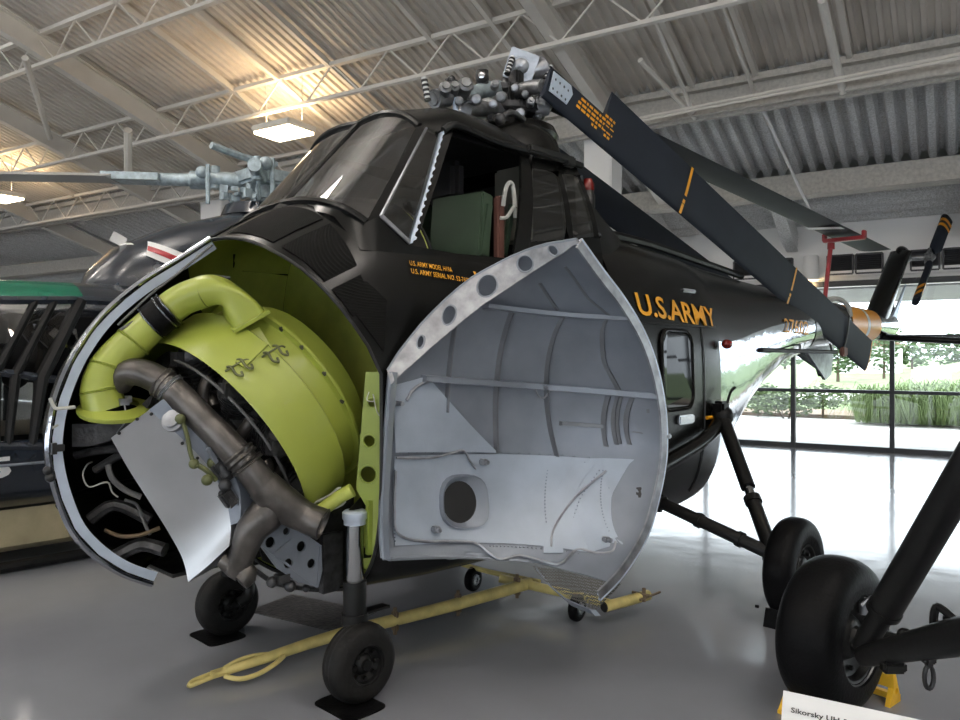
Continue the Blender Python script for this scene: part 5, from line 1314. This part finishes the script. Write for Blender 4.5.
for s in (1,-1):
    Wc=Vector((s*1.72,2.74,.325))
    f=lambda p:Vector((s*p[0],p[1],p[2]))
    at=Vector((0.86, 3.465, 1.217));ax_=Vector((1.57,2.76,.38))
    mb=MB();mb.cyl(f(at),f(lerp(at,ax_,.56)),.052,n=16)
    root=mb.build('main_gear',M['black_satin'],HE)
    mb=MB();mb.cyl(f(lerp(at,ax_,.5)),f(lerp(at,ax_,.68)),.034,n=16);mb.build('oleo_piston',M['chrome'],root)
    mb=MB();mb.cyl(f(lerp(at,ax_,.64)),f(ax_),.05,n=16).cyl(f(lerp(at,ax_,.63)),f(lerp(at,ax_,.67)),.06,n=16);mb.build('oleo_cylinder',M['black_satin'],root)
    mb=MB();bt=(.42,2.86,.66);bt=Vector(bt);mb.cyl(f(bt),f(ax_),.045,n=14)
    for k in (.22,.50,.78): mb.cyl(f(lerp(bt,ax_,k)),f(lerp(bt,ax_,k+.03)),.055,n=14)
    mb.box(f(lerp(bt,ax_,.22))+Vector((0,0,-.05)),(.03,.03,.05));mb.build('side_brace',M['black_plastic'],root)
    mb=MB();mb.cyl(f(ax_-Vector((.05,0,.02))),f((1.80,2.74,.325)),.04,n=14);mb.build('axle',M['black_satin'],root)
    wheel('main_wheel',Wc,(s,0,0),.325,.19,root,rim=.50)
    mb=MB();mb.tube([f((.845,3.5,1.20)),f((.90,3.1,1.06)),f((.90,2.6,.95)),f((.87,2.2,.86))],.055,n=12);mb.build('fairing_tube',M['black'],root)
    mb=MB();mb.ball(f(at),.09,10).box(f(at)+Vector((0,-.02,.07)),(.10,.12,.10),bev=.02);mb.build('oleo_fitting',M['black_satin'],root)
    mb=MB();mb.tube([f(at+Vector((.02,.02,.05))),f(at+Vector((.02,.10,.18))),f(at+Vector((.02,.18,.22)))],.012,n=6);mb.build('step_peg',M['black_satin'],root)
# ================================================================ navy helicopter behind, left
NV=thing('navy_helicopter','dark navy helicopter with green tinted cockpit roof standing behind the silver rim at left','helicopter',(-2.4,8.5,0),R_(-44))
NS=[(-6.2,1.15,.95,.05,1.05,2,2),(-5.8,1.6,.62,.55,1.1,2.2,2.2),(-5.2,1.95,.48,.80,1.15,2.3,2.4),(-4.4,2.2,.42,.92,1.2,2.6,2.8),(-3.2,2.32,.40,.98,1.2,3,3),(-1.0,2.38,.40,1.0,1.2,3,3),(1.5,2.36,.42,.95,1.2,3,3),(3.0,2.25,.8,.7,1.4,2.5,2.5)]
def nrow(u,t0,t1,n): return [sec_pt(u,t0+(t1-t0)*k/n,NS) for k in range(n+1)]
nus=[-6.2,-6.0,-5.8,-5.5,-5.2,-4.8,-4.4,-4.0,-3.6,-3.2,-2.6,-2,-1.4,-.8,-.2,.4,1,1.5,2.2,3]
ZS=1.12
def cut(c): return c.z>ZS and -5.9<c.y<-1.2 and not (c.y>-1.9 and c.z<2.2)
mb=MB();mb.grid([nrow(u,0,PI,36) for u in nus],skip=cut);mb.mirror();mb.solid(.02);nf=mb.build('fuselage',M['navy'],NV,smooth=50)
# canopy glazing: tinted roof and clear sides with slanted posts
def npt(u,z,off=0): return Vector((hv(u,z,NS)+off,u,z))
def ngl(u0,u1,z0,z1,s,slant=.35,n=6,off=0):
    return [[Vector((s*(hv(u0+(u1-u0)*i/n+slant*(z-1.1),z,NS)+off),u0+(u1-u0)*i/n+slant*(z-1.1),z)) for i in range(n+1)] for z in [z0+(z1-z0)*j/n for j in range(n+1)]]
mb=MB();zs=2.02
rows=[]
for u in (-5.0,-4.4,-3.8,-3.2,-2.6,-2.0,-1.4):
    q=[p for p in nrow(u,0,PI/2,40) if p.z>=zs-.02];rows.append([q[int(k*(len(q)-1)/8)] for k in range(9)])
mb.grid(rows);mb.mirror();mb.build('cockpit_roof',M['navy'],NV,smooth=60)
for u0,u1 in ((-4.75,-4.0),(-3.8,-3.1),(-2.9,-2.1)):
    rows=[]
    for k in range(7):
        u=u0+(u1-u0)*k/6;q=[p for p in nrow(u,0,PI/2,60) if p.z>=2.06];rows.append([q[int((.35+.6*j/8)*(len(q)-1))]+Vector((.004,0,.008)) for j in range(9)])
    mb=MB();mb.grid(rows);mb.build2('overhead_window',M['green_glass'],NV,smooth=60)
PO=[((0.9, -3.07, 1.545),(0.86, -2.765, 2.122)),((0.92, -2.793, 1.571),(0.86, -2.502, 2.136)),((0.92, -2.658, 1.553),(0.86, -2.364, 2.143)),((0.93, -2.479, 1.519),(0.86, -2.168, 2.153)),((0.94, -2.232, 1.481),(0.87, -1.893, 2.15)),((0.95, -1.907, 1.44),(0.88, -1.609, 2.155))]
LO=[(0.95, -3.081, 1.035),(0.96, -2.803, 1.013),(0.96, -2.723, 1.006),(0.97, -2.561, 0.993),(0.97, -2.242, 0.966),(0.98, -1.918, 0.939)]
for s in (1,-1):
    f=lambda p:Vector((p[0]*s,p[1],p[2]))
    for i in range(5):
        a0,b0=PO[i];a1,b1=PO[i+1]
        mb=MB();mb.grid([[f(a0),f(a1)],[f(lerp(a0,b0,.5)+Vector((.02,0,0))),f(lerp(a1,b1,.5)+Vector((.02,0,0)))],[f(b0),f(b1)]]);mb.build('side_window',M['bright_pane' if i in (1,2,3) else 'glass'],NV,smooth=60)
        mb=MB();mb.grid([[f(LO[i]),f(LO[i+1])],[f(a0),f(a1)]]);mb.build('lower_window',M['glass'],NV,smooth=60)
    for i,(a0,b0) in enumerate(PO):
        mb=MB();mb.tube([f(LO[i]),f(a0),f(b0)],[.03,.04,.03] if i!=3 else [.03,.055,.05],n=8,sm=1);mb.build('canopy_post',M['black_satin'],NV)
    for L2 in ([p[1] for p in PO],[p[0] for p in PO],LO):
        mb=MB();mb.tube([f(p) for p in L2],.035,n=6,sm=1);mb.build('canopy_rail',M['navy'],NV)
mb=MB();mb.box((0,-3.4,1.05),(1.6,4.2,.04));mb.build('cockpit_floor',M['black_satin'],NV,smooth=0)
mb=MB();mb.box((0,-1.35,1.7),(1.7,.05,1.25));mb.build('rear_bulkhead',M['black_satin'],NV,smooth=0)
for x,y in ((.45,-3.0),(-.45,-3.0)):
    mb=MB();mb.box((x,y,1.35),(.5,.5,.12),bev=.03).box((x,y+.26,1.68),(.5,.12,.7),Matrix.Rotation(-.15,3,'X'),bev=.05);so=mb.build('crew_seat',M['dark_lining'],NV)
    mb=MB();mb.tube([(x-.12,y+.18,2.0),(x-.12,y+.14,1.5),(x,y+.1,1.42)],.02,n=6);mb.build('harness',M['red_brown'],so)
mb=MB();mb.box((0,-4.5,1.35),(1.2,.25,.4),Matrix.Rotation(.3,3,'X'),bev=.04);ip=mb.build('instrument_panel',M['black_satin'],NV)
mb=MB()
for k in range(5): mb.lathe([(.05,0),(.05,.02),(0,.02)],(-.45+.22*k,-4.35,1.40),(0,.95,.3),14)
mb.build('dial',M['steel'],ip)
mb=MB();mb.ball((.3,-2.5,1.75),.26,12,(1,.6,1.3)) ;mb.build('seat_back_pad',M['dark_lining'],NV)
# engine housing hump
rows=[]
HS=[(-1.86,.05,2.36),(-1.78,.34,2.5),(-1.55,.50,2.74),(-1.07,.62,2.99),(-.45,.70,3.19),(.1,.74,3.26),(.6,.75,3.26),(1.4,.70,3.15),(2.2,.55,2.9),(2.8,.3,2.6),(3.0,.05,2.3)]
for u,w,z in HS:
    rows.append([Vector((w*math.sin(a)**.7,u,2.2+(z-2.2)*math.cos(a)**.7)) for a in [PI/2*k/12 for k in range(13)]])
mb=MB();mb.grid(rows);mb.mirror();hp=mb.build('engine_housing',M['navy'],NV,smooth=60)
# star-and-bar insignia on the hump side
def hside(u,z,off=.012):
    u=max(u,-1.8)
    for a,b in zip(HS[:-1],HS[1:]):
        if a[0]<=u<=b[0]:
            k=(u-a[0])/(b[0]-a[0]);w=a[1]+(b[1]-a[1])*k;zt=a[2]+(b[2]-a[2])*k
            c=max(0,min(1,(z-2.2)/(zt-2.2)))**(1/.7);return Vector((w*math.sqrt(max(0,1-c*c))**.7+off,u,z))
ic=Vector((.5,-1.36,2.665))
def ins(a0,a1,b0,b1,m,off,nm):
    def pt(a,b): return hside(ic.y+a*.90+b*.43,ic.z-a*.43+b*.90,off)
    mb=MB();mb.grid([[pt(a0+(a1-a0)*i/12,b0+(b1-b0)*j/8) for i in range(13)] for j in range(9)]);return mb.build(nm,M[m],hp,smooth=60)
ins(-.08,.20,-.085,.085,'white',.012,'insignia_bar')
ins(-.08,.20,-.028,.028,'red',.018,'insignia_stripe')
ins(-.30,-.16,.0,.10,'white',.012,'insignia_star_point')
# white character at the left, hull stripe, keel
mb=MB();cq=Vector((0.95, -2.7, 0.758));text_mesh(mb,'5',lambda x,y:Vector((hv(cq.y-.20+.20*x,cq.z+.17*y,NS)+.012,cq.y-.20+.20*x,cq.z+.17*y)),bold=.03);mb.build('white_number',M['white'],nf,smooth=0)
mb=MB();mb.tube([npt(-5+.2*k,.86,.012) for k in range(18)],.012,n=6,sm=1);mb.build('hull_cable',M['silver_paint'],nf)
rows=[]
for u in (-5.3,-4.6,-3.6,-2.6,-1.6,-.6):
    w=.62 if u>-5 else .35
    rows.append([Vector((w,u,.46)),Vector((w*1.02,u,.34)),Vector((w*.98,u,.16)),Vector((w*.8,u,.10)),Vector((0,u,.09))])
mb=MB();mb.grid(rows);mb.mirror();mb.build('keel_fairing',M['tan'],NV,smooth=50)
for s in (1,-1):
    mb=MB();mb.tube([(s*.6,-4.4,.45),(s*.75,-4.4,.2),(s*.8,-4.4,.07)],.05,n=8).tube([(s*.8,-5.4,.12),(s*.8,-5,.045),(s*.8,-2,.045),(s*.8,0.5,.045)],.045,n=8).tube([(s*.6,-1,.45),(s*.8,-1,.07)],.05,n=8);mb.build('landing_skid',M['black_satin'],NV)
# rotor head and blade
nh=Vector((0,0,3.62))
mb=MB();mb.lathe([(.45,-.42),(.40,-.30),(.26,-.24),(.10,-.2),(.10,.1),(0,.1)],nh,(0,0,1),24);nr=mb.build('main_rotor',M['navy'],NV)
def nw(p): return Vector(p)
rb=random.Random(12)
mb=MB();mb.cyl(nh+Vector((0,0,-.2)),nh+Vector((0,0,.2)),.13,n=18).box(nh+Vector((0,0,.02)),(.5,.5,.16),bev=.03).box(nh+Vector((0,0,.2)),(.16,.3,.06),bev=.01)
for k in range(4):
    a=PI/4+k*PI/2+.15;d=Vector((math.cos(a),math.sin(a),0));mb.cyl(nh+d*.2,nh+d*.75,.085,.07,n=14).cyl(nh+d*.5+Vector((0,0,-.1)),nh+d*.5+Vector((0,0,.14)),.05,n=12)
    mb.tube([nh+d*.3+Vector((0,0,-.3)),nh+d*.45+Vector((0,0,-.05)),nh+d*.6+Vector((0,0,.06))],.02,n=6)
    s=Vector((-d.y,d.x,0));mb.cyl(nh+d*.55+s*.16+Vector((0,0,-.3)),nh+d*.55+s*.16+Vector((0,0,.12)),.025,n=8).ball(nh+d*.62+s*.1+Vector((0,0,.05)),.07,8)
for _ in range(34):
    q=nh+Vector((rb.uniform(-.4,.4),rb.uniform(-.5,.4),rb.uniform(-.32,-.02)));mb.box(q,(rb.uniform(.03,.09),rb.uniform(.03,.09),rb.uniform(.03,.1)),Matrix.Rotation(rb.uniform(0,3),3,'Z'))
mb.tube([nh+Vector((0,-.6,.28)),nh+Vector((0,-.2,.22)),nh+Vector((.05,.1,.2))],.04,n=8)
mb.build('rotor_hub',M['pale_hub'],nr,smooth=35)
# blade towards the left of the picture
ba=Vector((-0.35, -0.141, 3.585))
def wloc(x,y,z):
    dx,dy=x+2.4,y-8.5;ca,sa=math.cos(R_(44)),math.sin(R_(44))
    return Vector((dx*ca-dy*sa,dx*sa+dy*ca,z))
r0=wloc(-2.75,8.5,3.62);r1=wloc(-4.0,8.5,3.655);r2=wloc(-11.5,8.6,3.80)
mb=MB();mb.cyl(r0,lerp(r0,r1,.35),.10,n=14).cyl(lerp(r0,r1,.3),lerp(r0,r1,.75),.07,n=14).beam(lerp(r0,r1,.6),lerp(r0,r1,1.1),.30,.08);mb.build('blade_cuff',M['pale_hub'],nr)
dd=(r2-r1).normalized();ch=Vector((-dd.y,dd.x,0))*.48+Vector((0,0,-.07))
mb=MB();rows=[blade_sec(r1+(r2-r1)*t_-ch*.4,ch,.11,Vector((0,0,1))) for t_ in (0,.3,.6,1)];mb.grid([r+[r[0]] for r in rows]);mb.b.faces.new([mb.b.verts.new(q) for q in rows[0]]);mb.build('rotor_blade',M['grey_blade'],nr,smooth=50)
for ang in (1.0,-2.2):
    d=Vector((math.cos(ang),math.sin(ang),0))
# a slim dark blade of that rotor drooping low at the left
# ================================================================ wheel and struts of the helicopter at the right edge
BW=Vector((1.70,3.70,.366));BA=Vector((.64,-.77,0)).normalized()
GR=thing('parked_helicopter_gear','big black tyred main wheel on thick struts at the right edge behind the white sign','landing gear',(BW.x,BW.y,0))
lc=Vector((0,0,.366))
wheel('main_wheel',lc,BA,.366,.285,GR,rim=.56)
mb=MB();x,y,_=basis(BA)
mb.tube([lc+BA*.125+(x*math.cos(2*PI*k/32)+y*math.sin(2*PI*k/32))*.212 for k in range(32)],.007,n=6,sm=1,closed=True)
mb.build('rim_ring',M['hub'],GR)
hub=lc+BA*.16
mb=MB();mb.cyl(lc,lc+BA*.26,.055,n=18).cyl(lc+BA*.2,lc+BA*.30,.075,n=18);mb.build('axle',M['black_satin'],GR)
def gl_(p): return Vector(p)-Vector((BW.x,BW.y,0))
su=gl_((1.893, 2.75, 1.557));s0=gl_((1.687, 3.4, 0.406))
mb=MB();mb.cyl(lerp(s0,su,.0),lerp(s0,su,.20),.045,.05,n=20).cyl(lerp(s0,su,.17),su,.066,n=24).cyl(lerp(s0,su,.17),lerp(s0,su,.19),.071,n=24);mb.build('shock_strut',M['black_satin'],GR)
ar=gl_((1.821, 2.55, 0.816));a0=gl_((1.676, 3.36, 0.387))
mb=MB();mb.tube([a0,lerp(a0,ar,.18),lerp(a0,ar,.36),lerp(a0,ar,.6),ar],[.045,.052,.058,.068,.07],n=20).ball(lerp(a0,ar,.3)+Vector((0,0,.05)),.03,8).box(lerp(a0,ar,.22)+Vector((0,0,-.07)),(.1,.05,.05),bev=.012);mb.build('axle_arm',M['black_satin'],GR)
mb=MB();mb.tube([gl_((1.769, 3.0, 0.59)),gl_((1.769, 3.0, 0.695)),gl_((1.784, 2.98, 0.721)),gl_((1.795, 2.85, 0.69)),gl_((1.855, 2.8, 0.664))],.016,n=8).cyl(gl_((1.785, 2.95, 0.7)),gl_((1.785, 2.95, 0.627)),.012,n=8);mb.build('tie_down_bracket',M['black_satin'],GR)
mb=MB();c=gl_((1.749, 3.0, 0.445));mb.tube([c+Vector((.018*math.cos(a),0,.045*math.sin(a))) for a in [2*PI*k/16 for k in range(16)]],.009,n=8,sm=1,closed=True).box(c+Vector((0,0,.075)),(.05,.04,.06),bev=.012);mb.build('tow_ring',M['black_plastic'],GR)
mb=MB();mb.tube([lc+BA*.14+Vector((.0,.02,.16)),lc+BA*.20+Vector((.02,.05,.20)),lc+BA*.22+Vector((.06,.05,.1))],.012,n=8).lathe([(.02,0),(.02,.06)],lc+BA*.12+Vector((.05,.06,.10)),(0,0,1),12);mb.build('brake_line',M['steel'],GR)
for k,(lab,dx) in enumerate((('yellow wheel chock half hidden at the left foot of the big tyre',-1),('yellow wheel chock showing behind the right foot of the big tyre',1))):
    q={-1:Vector((1.42,3.41,0)),1:Vector((1.96,3.78,0))}[dx]
    fw=Vector((-BA.y,BA.x,0)).normalized();fw=fw if fw.x*dx>0 else -fw
    q=Vector((BW.x,BW.y,0))+fw*(.15 if dx<0 else .235)
    t=thing('wheel_chock',lab,'chock',q,math.atan2(fw.y,fw.x),'yellow chocks at the big tyre')
    ya,yb=((-.15,-.02),(-.17,.145))[k];t.scale=(1,1,.5 if k==0 else 1)
    for y in (ya,yb):
        mb=MB();mb.plate([(-.02,y,0),(.10,y,0),(.09,y,.04),(.045,y,.15),(.02,y,.15),(.02,y,.08)],.025,[((.055,y,.06),.016)],nrm=(0,1,0));mb.build('side_plate',M['chock_yellow'],t,smooth=0)
    mb=MB();mb.beam((.03,ya,.11),(.03,yb+.025,.11),.015,.06).beam((.085,ya,.02),(.085,yb+.025,.02),.03,.03);mb.build('cross_plate',M['chock_yellow'],t,smooth=0)
# ================================================================ information sign, low at the right
A_=Vector((0.512, 1.3, 1.134));B_=Vector((0.684, 1.22, 1.125));
X=(B_-A_).normalized();L_=.46
dn=Vector((-.02,-.10,-.21)).normalized();dn=(dn-X*dn.dot(X)).normalized()
SG=thing('info_sign','white information sign on a stand in front of the big tyre','sign',(A_.x+X.x*.2,A_.y+X.y*.2-.1,0))
O=Vector(SG.location)
nm_=X.cross(dn).normalized()
if nm_.y>0:nm_=-nm_
mb=MB();a=A_-O;vsn=[a,a+X*L_,a+X*L_+dn*.30,a+dn*.30]
mb.plate(vsn,-.012,nrm=nm_);bd=mb.build('sign_board',M['white'],SG,smooth=0)
mb=MB();text_mesh(mb,'Sikorsky UH-3',lambda x,y:a+X*(.014+.085*x)+dn*(.034-.0105*y)+nm_*.0015,bold=.02);mb.build('sign_lettering',M['black_plastic'],bd,smooth=0,recalc=False)
mb=MB();pb=a+X*.23+dn*.15-nm_*.02;mb.cyl((pb.x,pb.y,0.02),(pb.x,pb.y,pb.z),.02,n=14).lathe([(.17,0),(.17,.012),(.03,.03)],(pb.x,pb.y,0),(0,0,1),28);mb.build('sign_post',M['black_satin'],SG)
# ================================================================ small floor things
HM=Matrix.Translation((-1.11,4.2,0))@Matrix.Rotation(R_(-44),4,'Z')
TB=thing('tow_bar','cream yellow tow bar lying under the black helicopter with small wheels','tow bar',(-1.11,4.2,0),R_(-44))
tz=.10
mb=MB();mb.tube([(-0.011, -0.312, 0.06),(0.034, -0.12, 0.08),(0.071, 0.369, 0.1),(0.235, 1.084, 0.13),(0.324, 1.751, 0.15)],[.022,.026,.034,.038,.040],n=14,sm=3)
mb.build('shaft',M['yellow'],TB)
mb=MB();mb.tube([(-0.001, -0.284, 0.06),(-0.004, -0.408, 0.05),(-0.013, -0.483, 0.04),(-0.036, -0.456, 0.05),(-0.032, -0.367, 0.06)],.012,n=8).box((-0.015, -0.315, 0.06),(.06,.12,.03),Matrix.Rotation(0,3,'Z'),bev=.01);mb.build('tow_eye',M['yellow'],TB)
mb=MB();mb.tube([(0.024, -0.314, 0.05),(0.091, -0.266, 0.04),(0.102, -0.17, 0.04),(0.094, -0.066, 0.06),(0.078, -0.002, 0.08)],.013,n=8).tube([(-0.006, -0.304, 0.08),(-0.003, -0.226, 0.1),(0.0, -0.13, 0.1),(0.03, -0.027, 0.09)],.010,n=8);mb.build('grab_handle',M['yellow'],TB)
for q in ((0.153, 0.708, 0.11),(0.23, 1.16, 0.13),(0.306, 1.639, 0.15)):
    q=Vector(q);MB().box(q,(.05,.03,.12),bev=.008).cyl(q+Vector((0,0,-.08)),q+Vector((0,0,.08)),.012,n=8).build('clamp',M['brown_metal'],TB)
mb=MB();mb.tube([(0.324, 1.751, 0.15),(0.568, 1.77, 0.15),(0.89, 1.765, 0.15),(1.064, 2.13, 0.15)],[.03,.03,.03,.034],n=12);
hd=MB();hd.tube([(0.922, 1.763, 0.12),(0.962, 1.994, 0.12),(0.99, 2.165, 0.12)],.034,n=14).build('head_tube',M['yellow'],TB)
MB().lathe([(.034,0),(.03,.004),(0,.004)],(0.922, 1.763, 0.12),Vector((0.922, 1.763, 0.12))-Vector((0.962, 1.994, 0.12)),14).build('tube_end',M['black_plastic'],TB)
mb=MB();mb.tube([(0.145, 1.645, 0.17),(0.275, 1.704, 0.15),(0.574, 1.762, 0.14),(0.933, 1.812, 0.13)],.03,n=10).tube([(-0.37, 1.715, 0.17),(-0.029, 1.73, 0.16),(0.358, 1.817, 0.15)],.018,n=8);mb.build('cross_bar',M['yellow'],TB)
mb=MB();mb.cyl((0.933, 2.063, 0.15),(1.045, 2.1, 0.14),.010,n=8).cyl((1.009, 2.039, 0.12),(1.03, 2.247, 0.13),.008,n=8).cyl((0.996, 2.106, 0.18),(1.015, 2.076, 0.1),.012,n=8);mb.build('locking_pin',M['brown_metal'],TB)
for q,s in (((-0.173, 1.705, 0.0),1),((0.744, 1.72, 0.0),1)):
    q=Vector((q[0],q[1],.085));wheel('tow_bar_wheel',q,(1,.15,0),.085,.06,TB,rim=.45,hubm='steel')
    MB().cyl(q,q+Vector((0,-.02,.09)),.012,n=8).build('wheel_bracket',M['brown_metal'],TB)
# mats under the nose wheels
for k,lab in ((1,'thin black rubber mat under the nearer nose wheel'),(-1,'thin black rubber mat under the farther nose wheel')):
    mb=MB();c=Vector((.665*k,0.0,0));pts=[]
    for i in range(40):
        a=2*PI*i/40;x=math.copysign(abs(math.cos(a))**.55,math.cos(a))*.155;y=math.copysign(abs(math.sin(a))**.55,math.sin(a))*.13
        pts.append((x,y+.012*math.sin(3*a),.0))
    mb.plate(pts,.006,nrm=(0,0,1));o=mb.build('floor_mat',M['rubber'],None,smooth=0)
    o.location=HM@Vector((.665*k,0,.0));o.rotation_euler=(0,0,R_(-44));tag(o,lab,'mat','rubber mats under the nose wheels')
# black chock at the main wheel
o=thing('wheel_chock','small black chock standing beside the left main wheel of the black helicopter','chock',HM@Vector((1.72,2.50,0)),R_(-44))
mb=MB();mb.plate([(-.08,-.05,0),(-.08,.06,0),(-.08,.04,.10),(-.08,-.01,.11)],.16,nrm=(1,0,0));mb.build('block',M['rubber'],o,smooth=0)
mb=MB();mb.cyl((-.15,.0,.10),(-.13,.0,.10),.01,n=8);mb.build('cord',M['rubber'],o)
# red blade support standing on the tail boom
BS=thing('blade_support','red pole with a red cradle holding up the highest folded rotor blade','support',(-1.11,4.2,0),R_(-44))
pt=Vector((0.08, 8.021, 3.142));pb=Vector((0.05, 7.965, 2.432))
mb=MB();mb.cyl(Vector((.02,pb.y,2.385)),pt,.028,n=12).lathe([(.045,0),(.045,.08)],pt-Vector((0,0,.08)),(0,0,1),12);mb.build('pole',M['red'],BS)
pt=pt+Vector((.16,0,0));mb=MB();mb.box(pt+Vector((.0,0,.03)),(.50,.09,.05),bev=.008).box(pt+Vector((.24,0,.07)),(.04,.09,.10),bev=.008).box(pt+Vector((-.24,0,.07)),(.04,.09,.10),bev=.008);mb.build('cradle',M['red'],BS)
mb=MB();mb.box((.02,pb.y,2.40),(.2,.16,.03),bev=.01).tube([(.02,pb.y+.05,2.42),(.16,pb.y+.1,2.42),(.22,pb.y+.25,2.34),(.24,pb.y+.3,2.2)],.03,n=8);mb.build('base_strap',M['strap'],BS)
# floor hatch
o=struct(MB().box((0,0,.002),(.75,.42,.004)).build('floor_hatch',M['engine_grey'],smooth=0),'dark floor plate under the black helicopter',False)
o.location=Vector((-1.111, 5.093, 0.0));o.rotation_euler=(0,0,R_(-30))
# ================================================================ light, sky, camera
w=bpy.data.worlds.new('overcast_sky');bpy.context.scene.world=w;w.use_nodes=True
nt=w.node_tree;bg=nt.nodes['Background']
N=nt.nodes.new;L=nt.links.new
tc=N('ShaderNodeTexCoord');sx=N('ShaderNodeSeparateXYZ');rp=N('ShaderNodeValToRGB')
rp.color_ramp.elements[0].position=.0;rp.color_ramp.elements[0].color=(.55,.60,.66,1);rp.color_ramp.elements[1].position=.35;rp.color_ramp.elements[1].color=(.86,.93,1.0,1)
L(tc.outputs['Generated'],sx.inputs[0]);L(sx.outputs['Z'],rp.inputs['Fac']);L(rp.outputs['Color'],bg.inputs['Color'])
bg.inputs['Strength'].default_value=10
cam=bpy.data.cameras.new('camera');co=bpy.data.objects.new('camera',cam);C.objects.link(co)
co.location=(0,0,1.7);co.rotation_euler=(PI/2,0,0);cam.sensor_fit='HORIZONTAL';cam.sensor_width=36;cam.lens=36*770/960
cam.shift_y=-(360-355)/960;cam.clip_start=.05;cam.clip_end=500
sc=bpy.context.scene;sc.camera=co
sc.view_settings.view_transform='Standard';sc.view_settings.look='None';sc.view_settings.gamma=1;sc.view_settings.exposure=-.4
